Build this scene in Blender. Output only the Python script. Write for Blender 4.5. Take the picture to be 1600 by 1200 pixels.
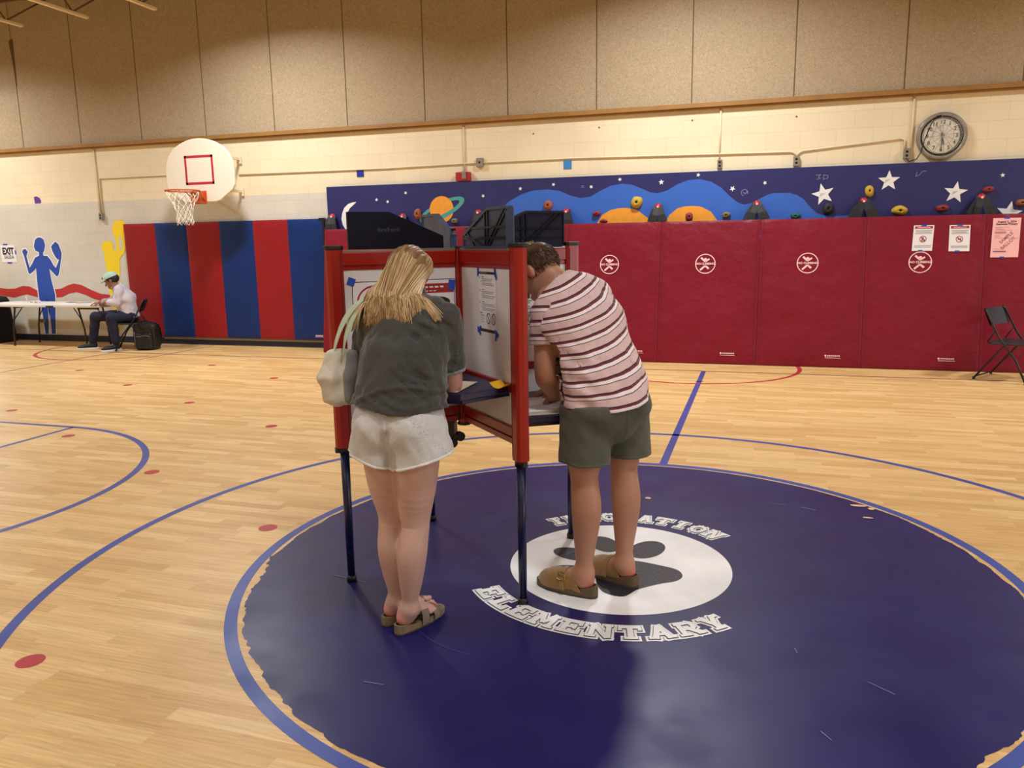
import bpy, bmesh, math, random
import numpy as np
from mathutils import Vector, Matrix
for o in list(bpy.data.objects): bpy.data.objects.remove(o)
SC = bpy.context.scene
COL = SC.collection
random.seed(7); RNG = np.random.default_rng(7)
PI = math.pi
# ------------------------------------------------------------------ camera
cd = bpy.data.cameras.new('camera'); cam = bpy.data.objects.new('camera', cd); COL.objects.link(cam)
cd.sensor_fit = 'HORIZONTAL'; cd.sensor_width = 36; cd.lens = 36*1227.474/1600
cam.matrix_world = Matrix(((0.954296,-0.03789,0.296451,0),(0.298423,0.174617,-0.938324,0),(-0.016212,0.983907,0.177944,1.5667),(0,0,0,1)))
cd.clip_start = .05; cd.clip_end = 100
SC.camera = cam
# ------------------------------------------------------------------ world, exposure
w = bpy.data.worlds.new('world'); SC.world = w; w.use_nodes = True
w.node_tree.nodes['Background'].inputs[0].default_value = (.9,.95,1,1)
w.node_tree.nodes['Background'].inputs[1].default_value = .02
vs = SC.view_settings; vs.view_transform = 'Standard'; vs.look = 'None'; vs.gamma = 1; vs.use_curve_mapping = False
vs.exposure = -0.12
# ------------------------------------------------------------------ ceiling lights of the gym (two long rows near the wall, more behind)
def area(x, y, z, e, sx=1.2, sy=.6, col=(.985,1,1), spread=150):
    l = bpy.data.lights.new('gym_or_daylight', 'AREA'); l.shape = 'RECTANGLE'; l.size = sx; l.size_y = sy
    l.energy = e; l.color = col; l.spread = math.radians(spread)
    o = bpy.data.objects.new('gym_or_daylight', l); COL.objects.link(o); o.location = (x, y, z); return o
for lx in (-13.0,-6.7,-.9,5.4): area(lx, 8.5, 5.25, 180, sx=.6, sy=.4, spread=148)
for lx in (-11.5,-5.5,.8,6.6): area(lx, 1.2, 5.4, 110, spread=165)
for lx in (-10.3,-4.0,2.3): area(lx, -4.0, 5.4, 85, spread=165)
# unseen panel of cool daylight by the right side wall, which has no opening
dl = area(8.6, 1.0, 1.5, 110, 1.8, 2.2, (.75,.86,1), 160); dl.rotation_euler = (0, math.radians(90), 0)

# daylight panels by two unseen doors added past the view edges for floor sheen
for dx, de in ((-13.75, 45), (4.75, 40)):
    dd = area(dx, 10.5, 1.15, de, .9, 1.9, (.8,.9,1), 170); dd.rotation_euler = (math.radians(90), 0, PI)

# ------------------------------------------------------------------ materials
def mat(name, col, rough=.6, metal=0, spec=.5, coat=0, noise=None, bump=None, sss=0, alpha=None, sheen=0):
    """noise=(scale, amount) multiplies the colour; bump=(scale, strength, distance)"""
    m = bpy.data.materials.new(name); m.use_nodes = True; nt = m.node_tree; b = nt.nodes['Principled BSDF']
    b.inputs['Base Color'].default_value = (*col, 1); b.inputs['Roughness'].default_value = rough
    b.inputs['Metallic'].default_value = metal; b.inputs['Specular IOR Level'].default_value = spec
    if coat: b.inputs['Coat Weight'].default_value = coat; b.inputs['Coat Roughness'].default_value = .15
    if sss:
        b.inputs['Subsurface Weight'].default_value = sss; b.inputs['Subsurface Radius'].default_value = (1,.35,.2); b.inputs['Subsurface Scale'].default_value = .012
    if sheen: b.inputs['Sheen Weight'].default_value = sheen
    tc = nt.nodes.new('ShaderNodeTexCoord')
    if noise:
        n = nt.nodes.new('ShaderNodeTexNoise'); n.inputs['Scale'].default_value = noise[0]; n.inputs['Detail'].default_value = 5
        nt.links.new(tc.outputs['Object'], n.inputs['Vector'])
        r = nt.nodes.new('ShaderNodeMapRange'); r.inputs[1].default_value = .3; r.inputs[2].default_value = .7
        r.inputs[3].default_value = 1-noise[1]; r.inputs[4].default_value = 1+noise[1]; nt.links.new(n.outputs['Fac'], r.inputs[0])
        mx = nt.nodes.new('ShaderNodeVectorMath'); mx.operation = 'SCALE'; mx.inputs[0].default_value = col
        nt.links.new(r.outputs[0], mx.inputs['Scale']); nt.links.new(mx.outputs[0], b.inputs['Base Color'])
    if bump:
        n = nt.nodes.new('ShaderNodeTexNoise'); n.inputs['Scale'].default_value = bump[0]; n.inputs['Detail'].default_value = 4
        nt.links.new(tc.outputs['Object'], n.inputs['Vector'])
        bp = nt.nodes.new('ShaderNodeBump'); bp.inputs['Strength'].default_value = bump[1]; bp.inputs['Distance'].default_value = bump[2]
        nt.links.new(n.outputs['Fac'], bp.inputs['Height']); nt.links.new(bp.outputs[0], b.inputs['Normal'])
    return m
def lin(r, g, b):
    f = lambda c: (c/255/12.92) if c/255 <= .04045 else ((c/255+.055)/1.055)**2.4
    return (f(r), f(g), f(b))
class NT:
    def __init__(s, m): s.nt = m.node_tree; s.b = s.nt.nodes['Principled BSDF']
    def n(s, t, **k):
        x = s.nt.nodes.new(t)
        for a, v in k.items(): setattr(x, a, v)
        return x
    def l(s, a, b): s.nt.links.new(a, b)
    def math(s, op, a, b=None, c=None):
        x = s.n('ShaderNodeMath', operation=op)
        for i, v in enumerate((a, b, c)):
            if v is None: continue
            if hasattr(v, 'is_linked'): s.l(v, x.inputs[i])
            else: x.inputs[i].default_value = v
        return x.outputs[0]
    def mix(s, f, a, b, mode='MIX'):
        x = s.n('ShaderNodeMix', data_type='RGBA', blend_type=mode)
        for i, v in ((0, f), (6, a), (7, b)):
            if hasattr(v, 'is_linked'): s.l(v, x.inputs[i])
            else: x.inputs[i].default_value = v if i == 0 else (*v[:3], 1)
        return x.outputs[2]

# sports floor: long light wood staves
def floor_wood():
    m = mat('floor_wood', (.6,.4,.2), .42); t = NT(m)
    tc = t.n('ShaderNodeTexCoord')
    mp = t.n('ShaderNodeMapping'); t.l(tc.outputs['Object'], mp.inputs['Vector'])
    br = t.n('ShaderNodeTexBrick'); t.l(mp.outputs[0], br.inputs['Vector'])
    br.inputs['Color1'].default_value = (0,0,0,1); br.inputs['Color2'].default_value = (1,1,1,1); br.inputs['Mortar'].default_value = (.3,.3,.3,1)
    br.inputs['Scale'].default_value = 1; br.inputs['Brick Width'].default_value = .46; br.inputs['Row Height'].default_value = .072
    br.inputs['Mortar Size'].default_value = .0008; br.offset = .37; br.offset_frequency = 2; br.squash = 1.35; br.squash_frequency = 3
    cr = t.n('ShaderNodeValToRGB'); t.l(br.outputs['Color'], cr.inputs[0])
    e = cr.color_ramp.elements; e[0].position = 0; e[0].color = (*lin(210,167,104),1); e[1].position = 1; e[1].color = (*lin(231,195,136),1)
    x = e.new(.35); x.color = (*lin(218,177,115),1); x = e.new(.7); x.color = (*lin(226,187,125),1)
    mp2 = t.n('ShaderNodeMapping'); mp2.inputs['Scale'].default_value = (1.2, 22, 1); t.l(tc.outputs['Object'], mp2.inputs['Vector'])
    add = t.n('ShaderNodeVectorMath', operation='ADD'); t.l(mp2.outputs[0], add.inputs[0])
    sc = t.n('ShaderNodeVectorMath', operation='SCALE'); t.l(br.outputs['Color'], sc.inputs[0]); sc.inputs['Scale'].default_value = 7
    t.l(sc.outputs[0], add.inputs[1])
    n = t.n('ShaderNodeTexNoise'); n.inputs['Scale'].default_value = 2.2; n.inputs['Detail'].default_value = 7; n.inputs['Distortion'].default_value = 1.4
    t.l(add.outputs[0], n.inputs['Vector'])
    g = t.n('ShaderNodeMapRange'); g.inputs[1].default_value = .35; g.inputs[2].default_value = .62; g.inputs[3].default_value = .86; g.inputs[4].default_value = 1.06
    t.l(n.outputs['Fac'], g.inputs[0])
    wv = t.n('ShaderNodeTexWave', wave_type='RINGS', rings_direction='Z'); wv.inputs['Scale'].default_value = 3; wv.inputs['Distortion'].default_value = 9; wv.inputs['Detail'].default_value = 2; wv.inputs['Detail Scale'].default_value = 1.2
    mp3 = t.n('ShaderNodeMapping'); mp3.inputs['Scale'].default_value = (.9, 5, 1); t.l(tc.outputs['Object'], mp3.inputs['Vector'])
    add3 = t.n('ShaderNodeVectorMath', operation='ADD'); t.l(mp3.outputs[0], add3.inputs[0]); t.l(sc.outputs[0], add3.inputs[1]); t.l(add3.outputs[0], wv.inputs['Vector'])
    g2 = t.n('ShaderNodeMapRange'); g2.inputs[3].default_value = .93; g2.inputs[4].default_value = 1.02; t.l(wv.outputs['Fac'], g2.inputs[0])
    mul = t.math('MULTIPLY', g.outputs[0], g2.outputs[0])
    fin = t.n('ShaderNodeVectorMath', operation='SCALE'); t.l(cr.outputs[0], fin.inputs[0]); t.l(mul, fin.inputs['Scale'])
    t.l(fin.outputs[0], t.b.inputs['Base Color'])
    rn = t.n('ShaderNodeTexNoise'); rn.inputs['Scale'].default_value = 1.3; t.l(tc.outputs['Object'], rn.inputs['Vector'])
    rr = t.n('ShaderNodeMapRange'); rr.inputs[3].default_value = .36; rr.inputs[4].default_value = .5; t.l(rn.outputs['Fac'], rr.inputs[0]); t.l(rr.outputs[0], t.b.inputs['Roughness'])
    return m
def floor_paint(name, col, rough=.4, wear=True, speck=None):
    m = mat(name, col, rough, spec=.35, noise=(2.5,.12)); t = NT(m)
    tc = t.n('ShaderNodeTexCoord')
    n = t.n('ShaderNodeTexNoise'); n.inputs['Scale'].default_value = 3; n.inputs['Detail'].default_value = 8; t.l(tc.outputs['Object'], n.inputs['Vector'])
    r = t.n('ShaderNodeMapRange'); r.inputs[1].default_value = .3; r.inputs[2].default_value = .7; r.inputs[3].default_value = rough-.07; r.inputs[4].default_value = rough+.1
    t.l(n.outputs['Fac'], r.inputs[0]); t.l(r.outputs[0], t.b.inputs['Roughness'])
    if speck:
        v = t.n('ShaderNodeTexNoise'); v.inputs['Scale'].default_value = 140; v.inputs['Detail'].default_value = 2; t.l(tc.outputs['Object'], v.inputs['Vector'])
        k = t.math('GREATER_THAN', v.outputs['Fac'], speck[1])
        src = t.b.inputs['Base Color'].links[0].from_socket
        t.l(t.mix(k, src, speck[0]), t.b.inputs['Base Color'])
    return m
def block_wall():
    m = mat('block_wall', (.7,.65,.5), .55); t = NT(m)
    tc = t.n('ShaderNodeTexCoord'); sp = t.n('ShaderNodeSeparateXYZ'); t.l(tc.outputs['Object'], sp.inputs[0])
    cb = t.n('ShaderNodeCombineXYZ'); t.l(sp.outputs[0], cb.inputs[0]); t.l(sp.outputs[2], cb.inputs[1])
    br = t.n('ShaderNodeTexBrick'); t.l(cb.outputs[0], br.inputs['Vector'])
    br.inputs['Scale'].default_value = 1; br.inputs['Brick Width'].default_value = .4064; br.inputs['Row Height'].default_value = .2032
    br.inputs['Mortar Size'].default_value = .006; br.inputs['Mortar Smooth'].default_value = .6
    br.inputs['Color1'].default_value = (1,1,1,1); br.inputs['Color2'].default_value = (.96,.96,.96,1); br.inputs['Mortar'].default_value = (.89,.89,.89,1)
    up = t.math('GREATER_THAN', sp.outputs[2], 2.335)
    right = t.math('GREATER_THAN', sp.outputs[0], -6.2)
    up = t.math('MAXIMUM', up, right)
    base = t.mix(up, lin(212,207,196), lin(236,222,190))
    n = t.n('ShaderNodeTexNoise'); n.inputs['Scale'].default_value = 1.5; n.inputs['Detail'].default_value = 6; t.l(tc.outputs['Object'], n.inputs['Vector'])
    g = t.n('ShaderNodeMapRange'); g.inputs[1].default_value = .3; g.inputs[2].default_value = .7; g.inputs[3].default_value = .95; g.inputs[4].default_value = 1.04; t.l(n.outputs['Fac'], g.inputs[0])
    c = t.mix(1.0, base, br.outputs['Color'], 'MULTIPLY')
    s = t.n('ShaderNodeVectorMath', operation='SCALE'); t.l(c, s.inputs[0]); t.l(g.outputs[0], s.inputs['Scale']); t.l(s.outputs[0], t.b.inputs['Base Color'])
    bp = t.n('ShaderNodeBump'); bp.inputs['Strength'].default_value = .7; bp.inputs['Distance'].default_value = .008
    bw = t.n('ShaderNodeRGBToBW'); t.l(br.outputs['Color'], bw.inputs[0])
    n2 = t.n('ShaderNodeTexNoise'); n2.inputs['Scale'].default_value = 70; n2.inputs['Detail'].default_value = 4; t.l(tc.outputs['Object'], n2.inputs['Vector'])
    h = t.math('MULTIPLY_ADD', n2.outputs['Fac'], .12, bw.outputs[0]); t.l(h, bp.inputs['Height']); t.l(bp.outputs[0], t.b.inputs['Normal'])
    return m
def felt_panel():
    m = mat('fibre_panel', (.4,.3,.2), .95, spec=.1); t = NT(m)
    tc = t.n('ShaderNodeTexCoord')
    n = t.n('ShaderNodeTexNoise'); n.inputs['Scale'].default_value = 42; n.inputs['Detail'].default_value = 6; n.inputs['Roughness'].default_value = .8; n.inputs['Distortion'].default_value = 2.5
    t.l(tc.outputs['Object'], n.inputs['Vector'])
    cr = t.n('ShaderNodeValToRGB'); t.l(n.outputs['Fac'], cr.inputs[0])
    e = cr.color_ramp.elements; e[0].position = .36; e[0].color = (*lin(150,130,103),1); e[1].position = .64; e[1].color = (*lin(204,187,160),1)
    n3 = t.n('ShaderNodeTexNoise'); n3.inputs['Scale'].default_value = 1.1; n3.inputs['Detail'].default_value = 3; t.l(tc.outputs['Object'], n3.inputs['Vector'])
    g = t.n('ShaderNodeMapRange'); g.inputs[3].default_value = .93; g.inputs[4].default_value = 1.07; t.l(n3.outputs['Fac'], g.inputs[0])
    s = t.n('ShaderNodeVectorMath', operation='SCALE'); t.l(cr.outputs[0], s.inputs[0]); t.l(g.outputs[0], s.inputs['Scale']); t.l(s.outputs[0], t.b.inputs['Base Color'])
    bp = t.n('ShaderNodeBump'); bp.inputs['Strength'].default_value = .6; bp.inputs['Distance'].default_value = .006; t.l(n.outputs['Fac'], bp.inputs['Height']); t.l(bp.outputs[0], t.b.inputs['Normal'])
    return m
M = dict(
 wood=floor_wood(), ring=floor_paint('ring_blue', lin(62,82,158), .38), navy=floor_paint('disc_navy', lin(27,28,90), .36),
 line=floor_paint('line_blue', lin(64,76,150), .4), thin=floor_paint('line_dark', lin(66,50,84), .4), redp=floor_paint('floor_red', lin(178,52,62), .45),
 white_f=floor_paint('disc_white', lin(240,240,240), .42), black_f=floor_paint('paw_black', lin(44,42,52), .4, speck=(lin(150,135,130), .7)),
 outline=mat('letter_outline', lin(50,48,60), .5), chip=mat('worn_chip', lin(226,184,140), .6, noise=(30,.12)),
 block=block_wall(), felt=felt_panel(), seam=mat('panel_seam', lin(112,90,60), .9), oak=mat('oak_trim', lin(156,114,60), .5, noise=(6,.1)),
 stain=mat('water_stain', lin(104,80,50), .95, noise=(60,.25)),
 ceil=mat('ceiling_paint', lin(150,122,84), .9), plain=mat('side_wall_paint', lin(225,208,170), .7), cove=mat('navy_cove', lin(34,36,62), .5),
 board=mat('mural_navy', lin(38,40,100), .45, noise=(1.5,.06), bump=(90,.15,.002)), sky=mat('mural_blue', lin(52,102,196), .45, noise=(2,.05)),
 orange=mat('mural_orange', lin(236,158,52), .5, noise=(14,.06)), teal=mat('mural_teal', lin(74,158,156), .5), wht=mat('mural_white', lin(236,236,238), .5),
 scrawl=mat('chalk_scrawl', lin(140,142,180), .7), scrawl_d=mat('pen_scrawl', lin(120,120,150), .7),
 kidblue=mat('figure_blue', lin(30,74,170), .5, noise=(3,.05)), kidyel=mat('figure_yellow', lin(246,216,40), .5), wave=mat('wave_red', lin(192,44,46), .5, noise=(4,.06)),
 purple=mat('figure_purple', lin(96,54,150), .5), halo=mat('figure_outline', lin(236,236,232), .5),
 vred=mat('vinyl_red', lin(124,15,38), .45, spec=.3, noise=(1.2,.07), bump=(2.6,.8,.05)), vred2=mat('vinyl_scarlet', lin(144,26,34), .42, spec=.3, noise=(2,.05), bump=(3,.35,.02)),
 vblue=mat('vinyl_blue', lin(12,46,108), .42, spec=.3, noise=(2,.05), bump=(3,.35,.02)), vdark=mat('mat_edge', lin(60,12,22), .6), canvas=mat('mat_backing', lin(130,112,92), .9),
 logo=mat('logo_pink', lin(248,205,208), .55), boothred=mat('booth_red', lin(152,24,16), .33, bump=(40,.05,.001)), boothnavy=mat('booth_navy', lin(16,22,62), .3),
 shelf=mat('shelf_navy', lin(34,27,62), .38, bump=(120,.2,.001)), booth_white=mat('booth_panel', lin(224,220,222), .5),
 hdark=mat('header_dark', lin(8,7,28), .6, spec=.2), hrib=mat('header_ribbed', lin(20,17,44), .6, spec=.25), hgrey=mat('header_grey', lin(52,62,92), .5, noise=(12,.3)), hblack=mat('black_plastic', lin(14,13,18), .45),
 paper=mat('paper', lin(236,234,238), .75), cream=mat('ballot_sleeve', lin(208,196,170), .7), ink=mat('ink', lin(32,30,36), .7), inkg=mat('ink_grey', lin(130,124,126), .8), inkr=mat('ink_red', lin(166,34,44), .6),
 tape=mat('painter_tape', lin(36,74,182), .6, noise=(60,.1)), yellow=mat('yellow_card', lin(244,186,40), .6), pink=mat('pink_paper', lin(244,186,186), .75), pinki=mat('pink_ink', lin(150,96,100), .8),
 bbd=mat('backboard_white', lin(236,228,210), .4), bbr=mat('backboard_red', lin(186,36,60), .5), rimo=mat('rim_orange', lin(196,84,30), .45), net=mat('net_cord', lin(236,232,220), .8),
 galv=mat('grey_steel', lin(150,146,136), .4, .6), conduit=mat('painted_conduit', lin(228,214,182), .5), boxg=mat('outlet_grey', lin(140,132,118), .5), embm=mat('embossed_mark', lin(26,26,54), .5), black=mat('black', lin(14,14,16), .5),
 alarm=mat('alarm_red', lin(168,36,44), .4), clockf=mat('clock_face', lin(224,218,204), .5), clockb=mat('clock_rim', lin(160,154,144), .4, .3), dblue=mat('square_navy', lin(24,34,150), .6), lblue=mat('square_blue', lin(58,130,196), .6),
 cloth=mat('black_cloth', lin(16,16,18), .95, bump=(8,.5,.03)), ttop=mat('table_plastic', lin(226,224,218), .45, bump=(160,.2,.001)), steel=mat('table_leg_steel', lin(52,44,38), .4, .4),
 chair=mat('chair_black', lin(18,18,20), .4), chairp=mat('chair_plastic', lin(30,34,40), .45), joist=mat('joist_paint', lin(240,220,178), .6), joistd=mat('joist_web', lin(110,82,48), .7),
 jeans=mat('dark_jeans', lin(26,30,56), .85, noise=(14,.15), bump=(300,.2,.001)), sneaker=mat('sneaker_black', lin(20,22,32), .7), rubber=mat('white_rubber', lin(226,224,222), .5),
 pack=mat('backpack_nylon', lin(16,16,20), .5, bump=(40,.4,.004)), packl=mat('backpack_trim', lin(120,120,126), .5),
 strapb=mat('strap_webbing', lin(22,20,24), .6), knob=mat('knob_red', lin(176,24,44), .4), h_or=mat('hold_brown', lin(150,84,58), .7, bump=(60,.5,.004)), h_yel=mat('hold_yellow', lin(196,160,50), .7, bump=(60,.5,.004)), h_red=mat('hold_red', lin(140,44,50), .7, bump=(60,.5,.004)), h_blk=mat('hold_black', lin(34,34,38), .7), h_grn=mat('hold_green', lin(34,90,84), .7), h_tan=mat('hold_olive', lin(120,106,74), .7, bump=(60,.5,.004)),
)
# ------------------------------------------------------------------ mesh helpers
def V(*a): return Vector(a)
class MB:
    def __init__(s): s.v = []; s.f = []; s.m = []; s.sm = []
    def face(s, pts, m=0, sm=False):
        i = len(s.v); s.v += [tuple(p) for p in pts]; s.f.append(tuple(range(i, i+len(pts)))); s.m.append(m); s.sm.append(sm)
    def box(s, a, b, m=0, X=None):
        x0,y0,z0 = a; x1,y1,z1 = b
        P = [(x0,y0,z0),(x1,y0,z0),(x1,y1,z0),(x0,y1,z0),(x0,y0,z1),(x1,y0,z1),(x1,y1,z1),(x0,y1,z1)]
        if X is not None: P = [tuple(X @ Vector(p)) for p in P]
        i = len(s.v); s.v += P
        for q in ((0,3,2,1),(4,5,6,7),(0,1,5,4),(1,2,6,5),(2,3,7,6),(3,0,4,7)):
            s.f.append(tuple(i+k for k in q)); s.m.append(m); s.sm.append(False)
    def beam(s, a, b, w, h, up=(0,0,1), m=0):
        a = Vector(a); b = Vector(b); d = (b-a).normalized(); up = Vector(up)
        if abs(d.dot(up)) > .98: up = Vector((0,1,0))
        r = d.cross(up).normalized(); u = r.cross(d)
        P = [c + r*x*w/2 + u*y*h/2 for c in (a, b) for x, y in ((-1,-1),(1,-1),(1,1),(-1,1))]
        i = len(s.v); s.v += [tuple(p) for p in P]
        for q in ((0,1,2,3),(7,6,5,4),(0,4,5,1),(1,5,6,2),(2,6,7,3),(3,7,4,0)):
            s.f.append(tuple(i+k for k in q)); s.m.append(m); s.sm.append(False)
    def tube(s, path, r, n=8, m=0, cap=True, closed=False):
        path = [Vector(p) for p in path]; N = len(path); rr = r if isinstance(r, (list, tuple)) else [r]*N
        i = len(s.v); ref = Vector((0,0,1)); pr = None
        for k, p in enumerate(path):
            if closed: d = path[(k+1) % N]-path[k-1]
            else: d = path[min(k+1, N-1)]-path[max(k-1, 0)]
            if d.length < 1e-9: d = Vector((0,0,1))
            d.normalize()
            if pr is None:
                pr = d.cross(ref if abs(d.dot(ref)) < .95 else Vector((1,0,0))).normalized()
            else:
                pr = (pr - d*pr.dot(d)); pr = pr.normalized() if pr.length > 1e-6 else d.orthogonal().normalized()
            q = d.cross(pr)
            for j in range(n):
                a = 2*PI*j/n; s.v.append(tuple(p + (pr*math.cos(a)+q*math.sin(a))*rr[k]))
        for k in range(N if closed else N-1):
            k2 = (k+1) % N
            for j in range(n):
                s.f.append((i+k*n+j, i+k*n+(j+1) % n, i+k2*n+(j+1) % n, i+k2*n+j)); s.m.append(m); s.sm.append(True)
        if cap and not closed:
            s.f.append(tuple(i+j for j in reversed(range(n)))); s.m.append(m); s.sm.append(False)
            s.f.append(tuple(i+(N-1)*n+j for j in range(n))); s.m.append(m); s.sm.append(False)
    def cyl(s, a, b, r, n=16, m=0, r2=None): s.tube([a, b], [r, r if r2 is None else r2], n, m)
    def prism(s, poly, z0, z1, fn=None, m=0, mt=None):
        """poly: 2-D points CCW, extruded z0..z1, fn maps (x,y,z)->point"""
        fn = fn or (lambda x, y, z: (x, y, z)); n = len(poly); i = len(s.v)
        s.v += [tuple(fn(x, y, z0)) for x, y in poly] + [tuple(fn(x, y, z1)) for x, y in poly]
        s.f.append(tuple(i+n+k for k in range(n))); s.m.append(m if mt is None else mt); s.sm.append(False)
        s.f.append(tuple(i+k for k in reversed(range(n)))); s.m.append(m); s.sm.append(False)
        for k in range(n):
            s.f.append((i+k, i+(k+1) % n, i+n+(k+1) % n, i+n+k)); s.m.append(m); s.sm.append(False)
    def lathe(s, prof, c, axis=(0,0,1), n=24, m=0):
        c = Vector(c); ax = Vector(axis).normalized(); r0 = ax.orthogonal().normalized(); r1 = ax.cross(r0); i = len(s.v)
        for r, h in prof:
            for j in range(n):
                a = 2*PI*j/n; s.v.append(tuple(c + ax*h + (r0*math.cos(a)+r1*math.sin(a))*r))
        for k in range(len(prof)-1):
            for j in range(n):
                s.f.append((i+k*n+j, i+k*n+(j+1) % n, i+(k+1)*n+(j+1) % n, i+(k+1)*n+j)); s.m.append(m); s.sm.append(True)
    def build(s, name, mats, parent=None, bevel=0, tri=False):
        me = bpy.data.meshes.new(name); me.from_pydata(s.v, [], s.f)
        mats = mats if isinstance(mats, (list, tuple)) else [mats]
        for x in mats: me.materials.append(x)
        me.polygons.foreach_set('material_index', s.m); me.polygons.foreach_set('use_smooth', s.sm); me.update()
        o = bpy.data.objects.new(name, me); COL.objects.link(o)
        if parent is not None: o.parent = parent; o.matrix_parent_inverse = parent.matrix_basis.inverted() if False else Matrix()
        if parent is not None: o.matrix_parent_inverse = Matrix.Translation(-Vector(parent.get('_w', (0,0,0)))) if parent.get('_w') is not None else Matrix()
        if bevel:
            bv = o.modifiers.new('bevel', 'BEVEL'); bv.width = bevel; bv.segments = 2; bv.limit_method = 'ANGLE'; bv.angle_limit = .7
        return o
THINGS = []
def thing(name, label, cat, loc=(0,0,0), group=None):
    o = bpy.data.objects.new(name, None); COL.objects.link(o); o.location = loc; o['_w'] = tuple(loc)
    o.empty_display_size = .1; o['label'] = label; o['category'] = cat
    if group: o['group'] = group
    THINGS.append(o); return o
def tag(o, label, cat, group=None):
    o['label'] = label; o['category'] = cat
    if group: o['group'] = group
    return o
def struct(o): o['kind'] = 'structure'; return o
def circ(cx, cy, r, n=96, a0=0, a1=2*PI): return [(cx+r*math.cos(a0+(a1-a0)*k/n), cy+r*math.sin(a0+(a1-a0)*k/n)) for k in range(n)]
def disc(mb, cx, cy, r, z, m, n=128, jag=None):
    R = [r + (jag(2*PI*k/n) if jag else 0) for k in range(n)]
    mb.face([(cx+R[k]*math.cos(2*PI*k/n), cy+R[k]*math.sin(2*PI*k/n), z) for k in range(n)], m)
def annulus(mb, cx, cy, r0, r1, z, m, a0=0, a1=360, n=128):
    for k in range(n):
        a = math.radians(a0+(a1-a0)*k/n); b = math.radians(a0+(a1-a0)*(k+1)/n)
        mb.face([(cx+r0*math.cos(a), cy+r0*math.sin(a), z), (cx+r1*math.cos(a), cy+r1*math.sin(a), z), (cx+r1*math.cos(b), cy+r1*math.sin(b), z), (cx+r0*math.cos(b), cy+r0*math.sin(b), z)], m)
_txt = {}
def text_tris(txt, size, bold=0.0):
    """triangulated built-in font text -> list of 2-D triangles, centred"""
    k = (txt, size, bold)
    if k in _txt: return _txt[k]
    cu = bpy.data.curves.new('t', 'FONT'); cu.body = txt; cu.size = size; cu.align_x = 'CENTER'; cu.align_y = 'CENTER'; cu.offset = bold; cu.resolution_u = 3
    o = bpy.data.objects.new('t', cu); COL.objects.link(o); dg = bpy.context.evaluated_depsgraph_get(); dg.update()
    me = o.evaluated_get(dg).to_mesh(); me.calc_loop_triangles()
    r = [[(me.vertices[i].co.x, me.vertices[i].co.y) for i in t.vertices] for t in me.loop_triangles]
    o.evaluated_get(dg).to_mesh_clear(); bpy.data.objects.remove(o); bpy.data.curves.remove(cu)
    _txt[k] = r; return r
def put_text(mb, txt, size, fn, m, bold=0.0, sx=1.0):
    for t in text_tris(txt, size, bold): mb.face([fn(x*sx, y) for x, y in t], m)
# ================================================================== floor with every painted marking
CX, CY = -.607, 3.6218
X0, X1, Y0, YW, ZC = -16., 9., -7., 10.64, 5.6
mb = MB(); FM = [M[k] for k in ('wood','ring','navy','line','thin','redp','white_f','black_f','outline','chip','scrawl')]
mb.face([(X0,Y0,0),(X1,Y0,0),(X1,YW,0),(X0,YW,0)], 0)
LZ = .0006
annulus(mb, CX, CY, 2.675, 2.725, LZ, 3, n=160)
annulus(mb, CX, CY, 1.776, 1.829, LZ, 1, n=160)
_r = random.Random(3); JAG = [0.0]
for _ in range(719): JAG.append(JAG[-1]*.82+_r.gauss(0,.0032))
def jag(a):
    d = math.degrees(a) % 360
    j = JAG[int(d*2) % 720]
    amp = 2.2 if 190 < d < 250 or 300 < d < 345 else (1.4 if d < 40 or d > 150 else .35)
    return j*amp*.6 - (.012 if 195 < d < 240 else 0)
disc(mb, CX, CY, 1.757, LZ*1.5, 2, 720, jag)
disc(mb, CX, CY, .535, LZ*3, 6, 128)
# paw print
def smooth_poly(P, n=6):
    out = []; N = len(P)
    for i in range(N):
        p0,p1,p2,p3 = [P[(i+k-1) % N] for k in range(4)]
        for s in range(n):
            t = s/n; out.append(tuple(.5*((2*p1[c])+(-p0[c]+p2[c])*t+(2*p0[c]-5*p1[c]+4*p2[c]-p3[c])*t*t+(-p0[c]+3*p1[c]-3*p2[c]+p3[c])*t**3) for c in (0,1)))
    return out
pad = smooth_poly([(.31,-.06),(.287,-.125),(.217,-.177),(.13,-.262),(.085,-.345),(.03,-.352),(-.03,-.315),(-.075,-.21),(-.085,-.11),(-.055,-.03),(.0,.035),(.07,.06),(.163,.044),(.274,.008)])
mb.face([(CX+x, CY+y, LZ*4) for x, y in pad], 7)
for tx, ty, ra, rb, an in ((-.246,.066,.112,.072,-20),(-.12,.236,.112,.072,-58),(.105,.22,.128,.083,72),(-.22,-.145,.108,.07,12)):
    ca, sa = math.cos(math.radians(an)), math.sin(math.radians(an))
    mb.face([(CX+tx+ra*math.cos(t)*ca-rb*math.sin(t)*sa, CY+ty+ra*math.cos(t)*sa+rb*math.sin(t)*ca, LZ*4) for t in [2*PI*k/48 for k in range(48)]], 7)
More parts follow.
